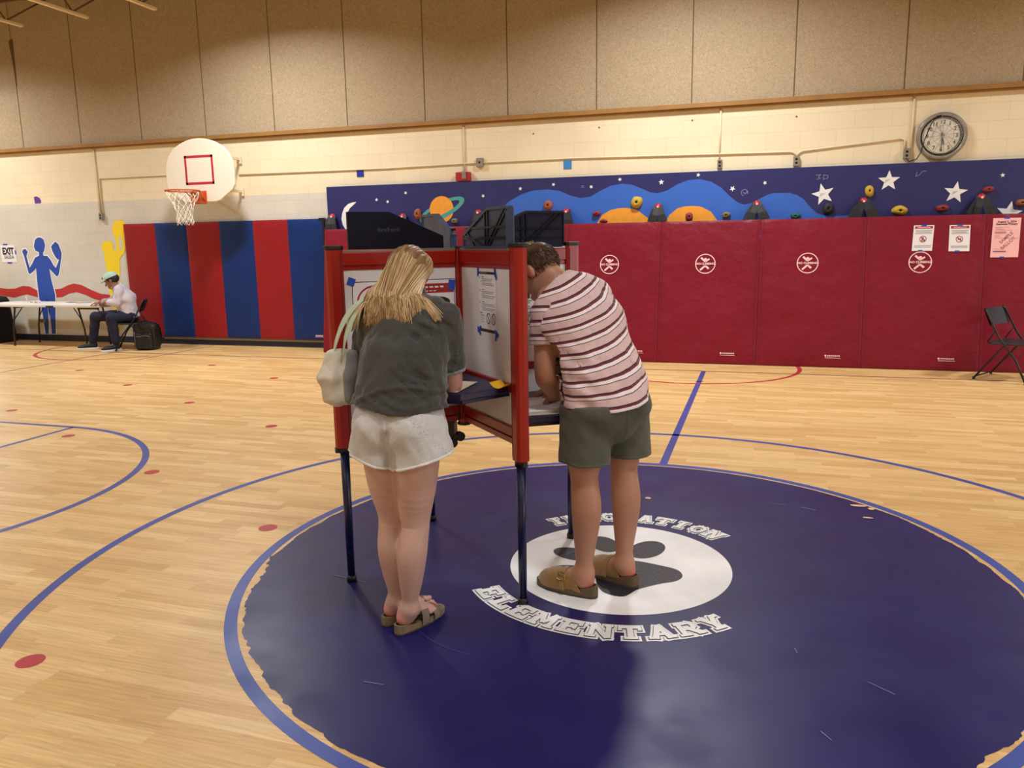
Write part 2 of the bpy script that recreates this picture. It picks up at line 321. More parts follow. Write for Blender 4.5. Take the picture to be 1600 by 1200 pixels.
# collegiate lettering: each stroke a convex quad in a unit cell (0..1 x 0..1)
S = .2; H = .13
def ln(a, b, w): 
    dx, dy = b[0]-a[0], b[1]-a[1]; L = math.hypot(dx, dy); nx, ny = -dy/L*w/2, dx/L*w/2
    return [(a[0]+nx,a[1]+ny),(a[0]-nx,a[1]-ny),(b[0]-nx,b[1]-ny),(b[0]+nx,b[1]+ny)]
def rc(x0, y0, x1, y1): return [(x0,y0),(x1,y0),(x1,y1),(x0,y1)]
def sf(x, y, w=.3): return rc(x-w/2, y, x+w/2, y+H)
def ringq(cx, cy, rx, ry, w):
    o = []; n = 8
    for k in range(n):
        a = 2*PI*(k-.5)/n; b = 2*PI*(k+.5)/n
        o.append([(cx+rx*math.cos(a), cy+ry*math.sin(a)), (cx+rx*math.cos(b), cy+ry*math.sin(b)), (cx+(rx-w)*math.cos(b), cy+(ry-w)*math.sin(b)), (cx+(rx-w)*math.cos(a), cy+(ry-w)*math.sin(a))])
    return o
GL = {
 'I': [rc(.4,0,.6,1), rc(.25,0,.75,H), rc(.25,1-H,.75,1)],
 'N': [rc(.1,0,.28,1), rc(.72,0,.9,1), ln((.2,1),(.8,0),.2), sf(.19,0,.34), sf(.17,1-H,.3), sf(.81,1-H,.34)],
 'O': ringq(.5,.5,.46,.52,.19),
 'V': [ln((.22,1),(.5,.02),.2), ln((.78,1),(.5,.02),.2), sf(.2,1-H,.36), sf(.8,1-H,.36)],
 'A': [ln((.22,0),(.5,.98),.2), ln((.78,0),(.5,.98),.2), rc(.3,.25,.7,.4), sf(.18,0,.34), sf(.82,0,.34)],
 'T': [rc(.4,0,.6,1), rc(.05,1-.18,.95,1), rc(.05,.66,.17,1), rc(.83,.66,.95,1), sf(.5,0,.46)],
 'E': [rc(.15,0,.35,1), rc(.05,0,.9,.17), rc(.05,.83,.9,1), rc(.3,.43,.68,.58), rc(.76,0,.9,.33), rc(.76,.67,.9,1), rc(.6,.36,.7,.65)],
 'L': [rc(.2,0,.4,1), rc(.07,0,.92,.17), rc(.07,1-H,.55,1), rc(.78,0,.92,.36)],
 'M': [rc(.08,0,.26,1), rc(.74,0,.92,1), ln((.2,1),(.5,.3),.18), ln((.8,1),(.5,.3),.18), sf(.17,0,.34), sf(.83,0,.34), sf(.12,1-H,.24), sf(.88,1-H,.24)],
 'R': [rc(.13,0,.32,1), sf(.22,0,.4), rc(.05,1-.16,.62,1), rc(.3,.42,.62,.57), ln((.64,.95),(.8,.82),.17), rc(.68,.58,.86,.84), ln((.64,.47),(.8,.6),.17), ln((.52,.5),(.82,.05),.2), sf(.84,0,.3)],
 'Y': [rc(.4,0,.6,.5), ln((.2,1),(.5,.42),.2), ln((.8,1),(.5,.42),.2), sf(.5,0,.44), sf(.18,1-H,.34), sf(.82,1-H,.34)],
}
def grow(q, e):
    A = sum(q[i][0]*q[(i+1) % len(q)][1]-q[(i+1) % len(q)][0]*q[i][1] for i in range(len(q)))
    if A < 0: q = q[::-1]
    n = len(q); L = []
    for i in range(n):
        a, b = q[i], q[(i+1) % n]; dx, dy = b[0]-a[0], b[1]-a[1]; l = math.hypot(dx, dy) or 1e-6
        L.append((a[0]+dy/l*e, a[1]-dx/l*e, dx, dy))
    out = []
    for i in range(n):
        x1,y1,a,b = L[i-1]; x2,y2,c,d = L[i]; D = a*d-b*c
        if abs(D) < 1e-5: out.append((x2, y2)); continue
        t = ((x2-x1)*d-(y2-y1)*c)/D; out.append((x1+a*t, y1+b*t))
    return out
_zi = [0]
def arc_word(word, a0, a1, r_in, h, top):
    n = len(word); step = (a1-a0)/n
    for i, ch in enumerate(word):
        for e, z, m in ((.135,.0020,6),(.042,.0036,8),(.016,.0052,6)):
            for q in GL[ch]:
                _zi[0] += 1; z = z+.00006
                P = grow(q, e)
                # subdivide edges for the bend
                Q = []
                for k in range(len(P)):
                    a, b = P[k], P[(k+1) % len(P)]
                    for s_ in range(3): Q.append((a[0]+(b[0]-a[0])*s_/3, a[1]+(b[1]-a[1])*s_/3))
                pts = []
                for x, y in Q:
                    ang = math.radians(a0+step*(i+.06+.88*x)); rr = r_in+h*y if top else r_in+h*(1-y)
                    pts.append((CX+rr*math.cos(ang), CY+rr*math.sin(ang), z))
                mb.face(pts, m)
arc_word('INNOVATION', 136.2, 46.2, .612, .105, True)
arc_word('ELEMENTARY', -142, -41.5, .64, .105, False)
# court lines
def seg(a, b, w, m, z=LZ):
    q = ln(a, b, w); mb.face([(x, y, z) for x, y in q], m)
seg((CX, CY+1.829), (CX+.0, 9.57), .055, 3)
seg((X0, 9.565), (X1, 9.585), .025, 4, LZ*2)
annulus(mb, -5.82, 3.55, 1.78, 1.83, LZ, 3, -90, 90, 96)
seg((-5.81, 5.36), (-5.81, 1.7), .045, 3, LZ*2); seg((-5.8, 5.355), (-13, 5.355), .045, 3, LZ*2)
seg((-9.4, Y0), (-9.4, 10.6), .025, 4, LZ*2.4); seg((-8.42, 8.9), (-8.36, 10.55), .02, 4, LZ*2.4)
annulus(mb, -9.6, 9.95, 1.18, 1.23, LZ*1.4, 5, 175, 330, 64)
annulus(mb, -.75, 9.95, 1.22, 1.27, LZ*1.4, 5, 180, 372, 64)
seg((-11.0, 9.95), (-9.6, 10.25), .03, 5, LZ*1.4)
for x, y in ((-8.48,8.01),(-6.98,7.24),(-7.0,8.76),(-5.54,8.03),(-5.53,6.53),(-7.04,5.79),(-5.58,5.08),(-4.07,4.36),(-4.07,5.81),(-2.6,3.61),(-2.64,2.11),(-8.5,5.05),(-8.5,6.5)):
    disc(mb, x, y, .052, LZ*1.6, 5, 24)
seg((-.65,8.85),(-.56,8.86),.04,5)
# chips and scratches worn through the paint
for px, py, sx, sy in ((-.609,4.66,.022,.02),(.60,4.83,.05,.022),(.63,4.624,.03,.012),(.67,4.79,.02,.02)):
    mb.face([(px+sx*random.uniform(.75,1.2)*math.cos(a), py+sy*random.uniform(.75,1.2)*math.sin(a), LZ*7) for a in [2*PI*k/9 for k in range(9)]], 9)
for (xa,ya),(xb,yb),w_ in (((.1,4.76),(.2,4.73),.004),((.28,4.72),(.36,4.68),.007),((-1.9,3.13),(-1.72,3.1),.006),((-1.32,2.33),(-1.24,2.33),.004),((-.93,3.6),(-.78,3.85),.003),((.18,3.0),(.19,2.96),.004),((.42,2.82),(.5,2.76),.004),((.24,2.47),(.27,2.43),.004),((.02,2.2),(.05,2.19),.006)):
    seg((xa,ya),(xb,yb),w_*.6,10,LZ*7)
for t in range(16): # curved scuffs left of the lettering
    a = math.radians(205+t*3.2); b = math.radians(205+(t+1)*3.2); seg((CX-.30+.45*math.cos(a), CY-.72+.30*math.sin(a)),(CX-.30+.45*math.cos(b), CY-.72+.30*math.sin(b)),.0022,3,LZ*7)
struct(mb.build('floor', FM))

# ================================================================== back wall: painted block below, fibre panels above
ZT = 3.19
mb = MB(); WM = [M[k] for k in ('block','felt','seam','stain','kidblue','kidyel','wave','purple','halo','canvas')]
mb.face([(X0,YW,0),(X1,YW,0),(X1,YW,ZT),(X0,YW,ZT)], 0)
YF = YW-.012
mb.face([(X0,YF,ZT),(X1,YF,ZT),(X1,YF,ZC),(X0,YF,ZC)], 1)
for i in range(-4, 18):
    x = -11.8865+1.2192*i
    if X0 < x < X1: mb.face([(x-.007,YF-.002,ZT+.05),(x+.007,YF-.002,ZT+.05),(x+.007,YF-.002,ZC),(x-.007,YF-.002,ZC)], 2)
xs = -11.8865
mb.face([(xs-.05,YF-.003,4.95),(xs-.012,YF-.003,4.55),(xs-.004,YF-.003,4.2),(xs+.02,YF-.003,4.25),(xs+.035,YF-.003,4.6),(xs+.045,YF-.003,4.98)], 3)
def paint(P, m, d=.002, sc=1):
    mb.face([(x, YW-d, z) for x, z in P], m)
wave1 = [(-16,.9),(-14.5,.8),(-13.6,.92),(-12.823,.912),(-12.653,.897),(-12.48,.903),(-12.302,.95),(-12.159,.941),(-12.001,.876),(-11.9,.85),(-11.85,.75),(-12.02,.756),(-12.23,.802),(-12.354,.782),(-12.531,.744),(-12.701,.762),(-12.846,.78),(-13.6,.78),(-14.5,.66),(-16,.76)]
wave2 = [(-11.7,.893),(-11.572,.893),(-11.46,.901),(-11.295,.962),(-11.166,.99),(-11.014,.968),(-10.81,.883),(-10.606,.816),(-10.4,.80),(-10.15,.83),(-9.98,.86),(-9.98,.74),(-10.2,.70),(-10.45,.685),(-10.616,.70),(-10.771,.73),(-10.945,.797),(-11.124,.845),(-11.284,.82),(-11.45,.758),(-11.594,.75),(-11.7,.75)]
paint(wave1, 6); paint(wave2, 6)
kid = [(-11.775,1.775),(-11.71,1.738),(-11.691,1.639),(-11.722,1.558),(-11.759,1.505),(-11.754,1.463),(-11.672,1.459),(-11.612,1.395),(-11.56,1.30),(-11.515,1.255),(-11.427,1.384),(-11.49,1.43),(-11.544,1.529),(-11.565,1.619),(-11.46,1.698),(-11.398,1.653),(-11.35,1.509),(-11.375,1.40),(-11.40,1.34),(-11.43,1.24),(-11.47,1.14),(-11.515,1.105),(-11.66,1.243),(-11.643,1.042),(-11.60,.80),(-11.62,.62),(-11.66,.35),(-11.69,.118),(-11.774,.117),(-11.768,.5),(-11.785,.72),(-11.80,.72),(-11.80,.5),(-11.82,.3),(-11.846,.115),(-11.918,.114),(-11.935,.5),(-11.965,.729),(-11.965,1.024),(-11.953,1.252),(-12.02,1.20),(-12.099,1.155),(-12.133,1.171),(-12.172,1.373),(-12.188,1.464),(-12.217,1.537),(-12.194,1.573),(-12.137,1.585),(-12.093,1.536),(-12.133,1.463),(-12.115,1.354),(-12.094,1.262),(-12.023,1.335),(-11.947,1.434),(-11.855,1.464),(-11.845,1.524),(-11.917,1.552),(-11.945,1.624),(-11.9,1.732),(-11.846,1.771)]
hal = []
for i, p in enumerate(kid):
    a, b = kid[i-1], kid[(i+1) % len(kid)]; dx, dz = b[0]-a[0], b[1]-a[1]; l = math.hypot(dx, dz) or 1; hal.append((p[0]-dz/l*.022, p[1]+dx/l*.022))
paint(hal, 8, .003); paint(kid, 4, .004)
paint([(-10.086,2.024),(-9.985,2.01),(-9.93,1.95),(-9.95,1.85),(-9.985,1.78),(-9.99,1.616),(-10.03,1.499),(-10.137,1.406),(-10.165,1.17),(-10.23,.95),(-10.26,.6),(-10.3,.2),(-10.37,.2),(-10.39,.6),(-10.442,.908),(-10.43,1.219),(-10.461,1.433),(-10.44,1.48),(-10.49,1.552),(-10.479,1.634),(-10.43,1.685),(-10.381,1.692),(-10.279,1.678),(-10.242,1.62),(-10.25,1.56),(-10.21,1.52),(-10.185,1.56),(-10.18,1.74),(-10.229,1.8),(-10.229,1.899),(-10.177,2.003)], 5, .004)
paint([(-10.135,1.55),(-10.055,1.55),(-10.05,1.74),(-10.11,1.77)], 0, .005)
paint([(-11.812,2.447),(-11.754,2.457),(-11.69,2.43),(-11.665,2.385),(-11.672,2.34),(-11.804,2.34)], 7)
# faint course of conduit holes / specks
for x, z in ((-8.07,3.02),(-3.0,3.0),(-.9,3.05),(.35,3.02),(-2.1,3.03)): mb.face([(x+.012*math.cos(a), YW-.002, z+.012*math.sin(a)) for a in [2*PI*k/8 for k in range(8)]], 2)
struct(mb.build('wall_back', WM))
for n_, dx in ((1,-13.75),(2,4.75)):
    b = MB(); b.box((dx-.56,YW-.08,0),(dx-.48,YW-.001,2.2)); b.box((dx+.48,YW-.08,0),(dx+.56,YW-.001,2.2)); b.box((dx-.48,YW-.08,2.1),(dx+.48,YW-.001,2.2)); b.box((dx-.48,YW-.05,0),(dx+.48,YW-.001,2.1),1); struct(b.build('added_door_%d' % n_, [M['cove'], M['galv']]))  # doors added out of view with the daylight panels; solid slabs, no glazing
mb = MB(); mb.box((X0,YW-.075,ZT),(X1,YW,ZT+.058)); mb.box((X0,YW-.05,ZT-.022),(X1,YW,ZT)); struct(mb.build('trim_1', M['oak'], bevel=.004))
mb = MB(); mb.box((X0,YW-.012,0),(-6.17,YW,.105)); struct(mb.build('baseboard_back', M['cove'], bevel=.003))
mb = MB(); mb.box((X0-.1,Y0,0),(X0,YW,ZC)); struct(mb.build('wall_left', M['plain']))
mb = MB(); mb.box((X1,Y0,0),(X1+.1,YW,ZC)); struct(mb.build('wall_right', M['plain']))
mb = MB(); mb.box((X0,Y0-.1,0),(X1,Y0,ZC)); struct(mb.build('wall_front', M['plain']))
mb = MB(); mb.box((X0,Y0,ZC),(X1,YW,ZC+.1)); struct(mb.build('ceiling', M['ceil']))
# open web roof joists above the left side
for k, xj in enumerate((-10.949,-9.687,-8.457)):
    lab = ('cream open-web roof joist end, leftmost of the three at the top left', 'cream open-web roof joist end, middle of the three at the top left', 'cream open-web roof joist end, rightmost of the three at the top left')[k]
    t = thing('roof_joist', lab, 'joist', (xj, 10, 4.94), 'roof joists')
    b = MB(); b.box((xj-.03,-6.5,4.93),(xj+.03,10.02,4.965)); b.build('bottom_chord', M['joist'], t)
    b = MB(); b.box((xj-.03,-6.5,5.5),(xj+.03,10.6,5.53)); b.build('top_chord', M['joist'], t)
    b = MB(); b.tube([(xj,9.75,4.96),(xj,10.58,5.5)], .013, 6)
    y = 9.75; up = True
    while y > 0:
        b.tube([(xj,y,4.965 if up else 5.5),(xj,y-.5,5.5 if up else 4.965)], .013, 6); up = not up; y -= .5
    b.build('web_rod', M['joistd'], t)
for yy, kk in ((9.15,'nearer the wall'),(7.4,'farther from the wall')):
    b = MB(); b.beam((-16,yy,5.0),(-8.4,yy,5.0),.03,.03); b.beam((-16,yy+.02,5.45),(-9.687,yy+.02,4.98),.02,.03); b.beam((-10.949,yy,5.45),(-8.457,yy,4.98),.02,.03)
    tag(b.build('joist_bridging', M['joistd']), 'brown bridging bar crossing the roof joists, '+kk, 'bridging bar')

# ================================================================== climbing wall mural board
YB = YW-.06
ZB = 2.41
root = thing('climbing_wall', 'navy climbing wall board with painted moon, ringed planet, blue hills and stars', 'climbing wall', (-1, YB, 0))
mb = MB(); mb.box((-6.17,YB,0),(4.1,YW-.001,ZB), 0)
def P(pts, m, d): mb.face([(x, YB-d, z) for x, z in pts], m)
h1 = [(-3.52,1.78),(-3.50,1.97),(-3.427,2.047),(-3.329,2.123),(-3.159,2.207),(-2.992,2.251),(-2.78,2.257),(-2.616,2.229),(-2.478,2.167),(-2.34,2.13),(-2.203,2.143),(-2.068,2.215),(-1.933,2.275),(-1.778,2.297),(-1.646,2.279),(-1.514,2.221),(-1.404,2.171),(-1.318,2.157),(-1.189,2.191),(-1.063,2.264),(-.937,2.308),(-.79,2.317),(-.644,2.28),(-.518,2.203),(-.412,2.096),(-.307,2.01),(-.225,1.983),(-.144,2.001),(-.026,2.059),(.053,2.098),(.119,2.112),(.297,2.11),(.396,2.08),(.476,2.027),(.559,1.924),(.64,1.851),(.757,1.812),(.891,1.814),(1.042,1.825)]
for a, b in zip(h1[:-1], h1[1:]): P([(a[0],1.2),(b[0],1.2),b,a], 1, .0012)
P([(-2.15,1.5),(-2.112,1.791),(-2.044,1.899),(-1.932,1.961),(-1.83,1.981),(-1.731,1.984),(-1.65,1.972),(-1.576,1.951),(-1.443,1.851),(-1.377,1.785),(-1.3,1.5)][::-1], 2, .0024)
P([(-1.25,1.5),(-1.203,1.792),(-1.162,1.876),(-1.056,1.959),(-.97,1.98),(-.887,1.985),(-.8,1.98),(-.739,1.964),(-.633,1.905),(-.547,1.787),(-.5,1.5)][::-1], 2, .0024)
def star(cx, cz, r, rot=0, n=5, k=.42): return [(cx+(r if i % 2 == 0 else r*k)*math.sin(rot+PI*i/n), cz+(r if i % 2 == 0 else r*k)*math.cos(rot+PI*i/n)) for i in range(2*n)]
for i, (x, z) in enumerate(((-3.177,2.281),(-2.709,2.32),(-2.192,2.271),(-1.81,2.352),(-1.27,2.297),(-.804,2.369),(-.378,2.184),(.011,2.241),(2.616,2.231),(-5.357,2.201),(-4.892,2.282),(-3.718,2.202),(-5.182,2.168))):
    P(star(x, z, .038 if i in (4,6) else .028, .3*i), 4, .002)
for x, z, r, rot in ((.696,2.08,.135,-.25),(1.423,2.212,.125,0),(2.144,2.052,.13,.12),(2.713,1.80,.14,.15)): P(star(x, z, r, rot), 4, .002)
for x, z in ((.69,2.07),(1.41,2.21),(2.14,2.05)):
    for q in range(4): P([(x-.03+q*.014,z-.02+q*.01),(x-.02+q*.014,z+.02),(x-.016+q*.014,z+.018),(x-.026+q*.014,z-.022+q*.01)], 6, .003)
P([(-5.684,2.179),(-5.75,2.175),(-5.821,2.155),(-5.89,2.10),(-5.93,2.02),(-5.945,1.94),(-5.93,1.86),(-5.884,1.78),(-5.82,1.72),(-5.80,1.74),(-5.845,1.84),(-5.86,1.94),(-5.85,2.01),(-5.80,2.09)], 4, .002)
def ell2(cx, cz, a, b, rot, t0=0, t1=2*PI, n=48): return [(cx+a*math.cos(t)*math.cos(rot)-b*math.sin(t)*math.sin(rot), cz+a*math.cos(t)*math.sin(rot)+b*math.sin(t)*math.cos(rot)) for t in [t0+(t1-t0)*k/n for k in range(n+1)]]
PX, PZ = -4.345, 2.035
def pring(t0, t1, m, d):
    o = ell2(PX, PZ-.01, .375, .115, .40, t0, t1); i = ell2(PX, PZ-.005, .295, .062, .40, t0, t1)
    for k in range(len(o)-1): P([o[k], i[k], i[k+1], o[k+1]], m, d)
pring(0, PI, 3, .002); P(ell2(PX, PZ, .182, .185, 0)[:-1], 2, .003); pring(PI, 2*PI, 3, .004)
# scrawls
def scr(pts, w=.006):
    for a, b in zip(pts[:-1], pts[1:]):
        q = ln(a, b, w); P(q, 5, .003)
scr([(-2.33,2.285),(-2.29,2.29)]); scr([(-2.33,2.27),(-2.28,2.272)]); scr([(-.23+.04*math.cos(t/2),2.13+.04*math.sin(t/2)) for t in range(10)]); scr([(-.25,2.14),(-.22,2.11),(-.2,2.15),(-.19,2.11)])
scr([(.60,2.31),(.66,2.315),(.63,2.29),(.66,2.27),(.61,2.26)]); scr([(.69,2.25),(.69,2.31),(.74,2.30),(.74,2.27),(.69,2.26)]); scr([(1.72,2.30),(1.71,2.25),(1.75,2.27),(1.78,2.31),(1.82,2.31)])
for x in (-4.9,-3.7,-2.5,-1.25,-.03,1.2,2.45,3.7): P([(x-.002,1.2),(x+.002,1.2),(x+.002,ZB),(x-.002,ZB)], 7, .0005)
mb.build('painted_board', [M[k] for k in ('board','sky','orange','teal','wht','scrawl','scrawl_d','cove')], root)
# bolted holds
def hold(x, z, kind, s=1.0, sq=1.0, hue='h_or'):
    b = MB(); sd = int(abs(x*1000)+abs(z*77)); rr = random.Random(sd); n = 16; rings = [(0,.055),(.35,.052),(.7,.042),(.95,.026),(1.02,.012),(.6,0)] if kind != 'ring' else [(1.02,.0),(1.0,.03),(.8,.05),(.5,.045),(.32,.02),(.2,.012),(0,.012)]
    if kind != 'ring': rings = [(1.02,0),(1.0,.02),(.82,.042),(.5,.055),(.28,.058),(.2,.04),(0,.038)]
    wob = [1+.18*rr.uniform(-1,1) for _ in range(n)]; wob = [(wob[i-1]+wob[i]*2+wob[(i+1) % n])/4 for i in range(n)]
    i0 = len(b.v)
    for r, h in rings:
        for j in range(n):
            a = 2*PI*j/n; b.v.append((x+.06*s*r*wob[j]*math.cos(a), YB-h*s*(1+.1*rr.uniform(-1,1)), z+.06*s*sq*r*wob[j]*math.sin(a)))
    for k in range(len(rings)-1):
        for j in range(n): b.f.append((i0+k*n+j, i0+k*n+(j+1) % n, i0+(k+1)*n+(j+1) % n, i0+(k+1)*n+j)); b.m.append(0); b.sm.append(True)
    o = b.build('climbing_hold', M[hue], root)
    b = MB(); b.cyl((x, YB-.034*s, z), (x, YB-.046*s, z), .012*s, 8); b.build('bolt', M['black'], o)
for x, z, k, s, sq, h in ((-2.781,2.051,'r',1.1,1.1,'h_or'),(-2.112,1.922,'r',.95,.6,'h_red'),(-1.582,2.053,'r',1.2,1.1,'h_yel'),(-2.021,1.821,'r',.8,.5,'h_red'),(-.905,1.849,'r',.85,1.1,'h_red'),(-.445,1.858,'r',.9,.8,'h_tan'),(-3.43,2.0,'r',.9,1.1,'h_or'),
    (.388,1.827,'r',1.0,.7,'h_grn'),(.765,1.905,'r',1.0,1.3,'h_blk'),(1.217,2.103,'r',.9,1.2,'h_yel'),(1.563,1.862,'r',1.5,.65,'h_yel'),(2.016,1.875,'r',1.2,.6,'h_red'),(2.479,2.078,'r',1.0,.6,'h_red'),(2.83,1.917,'r',1.0,.7,'h_or'),(-4.71,1.982,'r',.95,1.35,'h_or'),(-4.15,1.869,'r',.8,.9,'h_tan')):
    hold(x, z, k, s, sq, h)
# strapped red anchor knobs with black webbing that falls behind the mats
for x, z, sp in ((-6.07,1.975,.09),(-4.93,1.95,.09),(-3.78,1.973,.08),(-2.52,1.955,.11),(-1.30,1.985,.12),(-.075,1.985,.16),(1.155,1.98,.18),(2.41,1.985,.16)):
    b = MB(); b.lathe([(0,-.075),(.02,-.075),(.042,-.06),(.048,-.03),(.035,0)], (x, YB, z), (0,1,0), 14)
    o = b.build('anchor_knob', M['knob'], root)
    b = MB(); b.cyl((x,YB-.07,z),(x,YB-.085,z),.014,10); b.build('knob_cap', M['logo'], o)
    b = MB()
    for sx, wv in ((-1,0),(1,.01),(-.45,.02),(.5,.015)):
        sp2 = sp*.8
        pts = [(x+sx*.02, YB-.05, z+.02),(x+sx*.035, YB-.085, z-.03),(x+sx*sp2*.7, YB-.10-wv, z-.11),(x+sx*sp2, YB-.11-wv, z-.19),(x+sx*sp2*1.05, YB-.10-wv, z-.24)]
        for a, c in zip(pts[:-1], pts[1:]): b.beam(a, c, .07, .006, (0,-1,.3))
    b.build('webbing_strap', M['strapb'], root)

# ================================================================== red padded mats leaning on the climbing wall
ang = math.atan2(10.40-10.16, 1.785)
def lean(x, y, z):   # local: y thickness (towards the wall), z up along the mat
    return (x, 10.16 + y*math.cos(ang) + z*math.sin(ang), z*math.cos(ang) - y*math.sin(ang) + .002 + (.0))
edges = [-6.13,-4.895,-3.675,-2.46,-1.24,-.018,1.192,2.446,3.67,4.9]
mlab = ['red wall mat at the left end of the row, behind the left booth post','red wall mat second from the left, behind the woman','red wall mat behind the middle of the voting booth','red wall mat behind the man, left of the first climbing symbol seam','red wall mat with the no-climbing symbol nearest the man',
 'red wall mat with the second no-climbing symbol from the booth','red wall mat above the right end of the red floor arc, between bare symbols','red wall mat carrying the two white notices','red wall mat carrying the pink notice, behind the black chair']
mlab = ['red padded wall mat at the left end of the row, beside the striped mat','red padded wall mat directly behind the blonde person and booth, second from the left','red padded wall mat seen over the middle of the voting booth',
 'red padded wall mat whose climbing symbol stands right beside the striped shirt','red padded wall mat with the symbol above the end of the half-court line','red padded wall mat with one bare symbol, left of the one with two notices','red padded wall mat with two white notices taped above its symbol','red padded wall mat with the pink notice, behind the black chair','red padded wall mat beyond the pink notice at the right end']
LOGOX = {3:-1.892,4:-.669,5:.544,6:1.781}
def fnl(d=.002): return lambda x, z: lean(x, -d, z)
for i in range(8):
    t = thing('wall_mat', mlab[i], 'wall mat', ((edges[i]+edges[i+1])/2, 10.2, 0), 'red mats along the climbing wall')
    b = MB(); g = .0015; xa, xb = edges[i]+g, edges[i+1]-g; H_ = 1.80
    nx, nz = 14, 18; T = .055
    def pt(u, v):
        e = min(u, 1-u)*(xb-xa); ez = min(v, 1-v)*H_
        puff = -.012*(1-math.exp(-e/.03))*(1-math.exp(-ez/.03)) - .004*math.sin(u*9+i)*math.sin(v*7+i*2)*min(1,e*8)
        return lean(xa+(xb-xa)*u, puff, .004+H_*v)
    i0 = len(b.v)
    us = [0,.015,.04]+[.04+.92*k/11 for k in range(1,11)]+[.96,.985,1]; vs_ = [0,.01,.025]+[.025+.95*k/14 for k in range(1,14)]+[.975,.99,1]
    for v in vs_:
        for u in us: b.v.append(pt(u, v))
    nu = len(us)
    for a in range(len(vs_)-1):
        for c in range(nu-1): b.f.append((i0+a*nu+c, i0+a*nu+c+1, i0+(a+1)*nu+c+1, i0+(a+1)*nu+c)); b.m.append(0); b.sm.append(True)
    b.face([lean(xa,0,.004),lean(xa,T,.004),lean(xa,T,H_),lean(xa,0,H_)],1); b.face([lean(xb,0,.004),lean(xb,0,H_),lean(xb,T,H_),lean(xb,T,.004)],1)
    b.face([lean(xa,0,H_),lean(xa,T,H_),lean(xb,T,H_),lean(xb,0,H_)],0); b.face([lean(xa,T,.004),lean(xb,T,.004),lean(xb,T,H_),lean(xa,T,H_)],1); b.face([lean(xa,0,.004),lean(xb,0,.004),lean(xb,T,.004),lean(xa,T,.004)],1)
    pb = b
    for xx in (xa+.035, xb-.035):
        for k in range(34):
            z = .05+k*.052; b.face([lean(xx-.002,-.0145,z),lean(xx+.002,-.0145,z),lean(xx+.002,-.0145,z+.03),lean(xx-.002,-.0145,z+.03)], 1)
    b.build('padding', [M['vred'], M['vdark']], t)
    if i in LOGOX:
        lx, lz, R = LOGOX[i], 1.262, .125; b = MB(); fn = fnl(.0175)
        for k in range(48):
            a0, a1 = 2*PI*k/48, 2*PI*(k+1)/48
            b.face([fn(lx+r*math.cos(a), lz+r*math.sin(a)) for r, a in ((R-.011,a0),(R,a0),(R,a1),(R-.011,a1))])
        for p, q, wd in (((-.055,.078),(-.005,.03),.024),((.048,.062),(.005,.03),.02),((-.062,-.078),(-.008,-.03),.022),((.042,-.062),(.008,-.03),.024)):
            for k2 in range(1): b.face([fn(lx+x, lz+z) for x, z in ln(p, q, wd)])
        b.face([fn(lx+.018*math.cos(a), lz+.057+.016*math.sin(a)) for a in [2*PI*k/14 for k in range(14)]])
        b.face([fn(lx+x, lz+z) for x, z in ((-.018,.022),(.018,.022),(.02,.04),(-.02,.04))]); b.face([fn(lx+x, lz+z) for x, z in ((-.02,-.036),(.02,-.036),(.016,-.02),(-.016,-.02))])
        put_text(b, 'NO CLIMBING', .036, lambda x, y: lean(lx+x, -.0185, lz+y), 0, .0012, .98)
        b.build('no_climbing_symbol', M['logo'], t)
    if i >= 3 and i < 7:
        bx = (None,None,None,-1.504,-.357,.877,2.111)[i]; b = MB(); fn = fnl(.0175)
        b.face([fn(bx-.085+.012*math.cos(a), .14+.012*math.sin(a)) for a in [2*PI*k/10 for k in range(10)]])
        for q in range(7): b.face([fn(bx-.065+q*.021+x, z) for x, z in ((0,.133),(.016,.133),(.016,.147),(0,.147))])
        b.face([fn(bx+x, z) for x, z in ((-.09,.112),(.085,.112),(.085,.118),(-.09,.118))])
        b.build('maker_mark', M['logo'], t)
# ================================================================== striped folding mat hung left
t = thing('gym_mat', 'red and blue striped gym mat hung flat on the wall under the hoop', 'gym mat', (-8.1, 10.6, .13))
xa, wdt = -9.955, .6155
for k in range(6):
    b = MB(); x0, x1 = xa+k*wdt, xa+(k+1)*wdt; us = [0,.04,.1,.3,.5,.7,.9,.96,1]; vs_ = [0,.015,.04,.2,.4,.6,.8,.93,.98,1]
    for v in vs_:
        for u in us:
            e = min(u,1-u)*wdt; ez = min(v,1-v)*1.83; pf = .014*(1-math.exp(-e/.02))*(1-math.exp(-ez/.02)) + .004*math.sin(u*7+k*2)*math.sin(v*5)*min(1,e*9)
            b.v.append((x0+u*wdt, YW-.05-pf, .125+1.83*v))
    nu = len(us)
    for a in range(len(vs_)-1):
        for c in range(nu-1): b.f.append((a*nu+c, a*nu+c+1, (a+1)*nu+c+1, (a+1)*nu+c)); b.m.append(0); b.sm.append(True)
    b.box((x0,YW-.0495,.125),(x1,YW-.008,1.953))
    b.build('mat_panel', M['vred2'] if k % 2 == 0 else M['vblue'], t)
b = MB(); b.box((xa+3.62,YW-.062,1.925),(xa+3.72,YW-.01,1.965)); b.box((xa+3.68,YW-.055,.1),(xa+3.70,YW-.01,1.95)); b.build('end_flap', M['black'], t)
b = MB(); b.box((xa+.6,YW-.04,.09),(xa+3.69,YW-.012,.124)); b.build('backing_strip', M['canvas'], t)
b = MB()
for q in range(6): b.box((xa+3.46+q*.022,YW-.0665,.185),(xa+3.477+q*.022,YW-.0662,.205))
b.box((xa+3.45,YW-.0665,.172),(xa+3.6,YW-.0662,.176)); b.build('maker_mark', M['logo'], t)
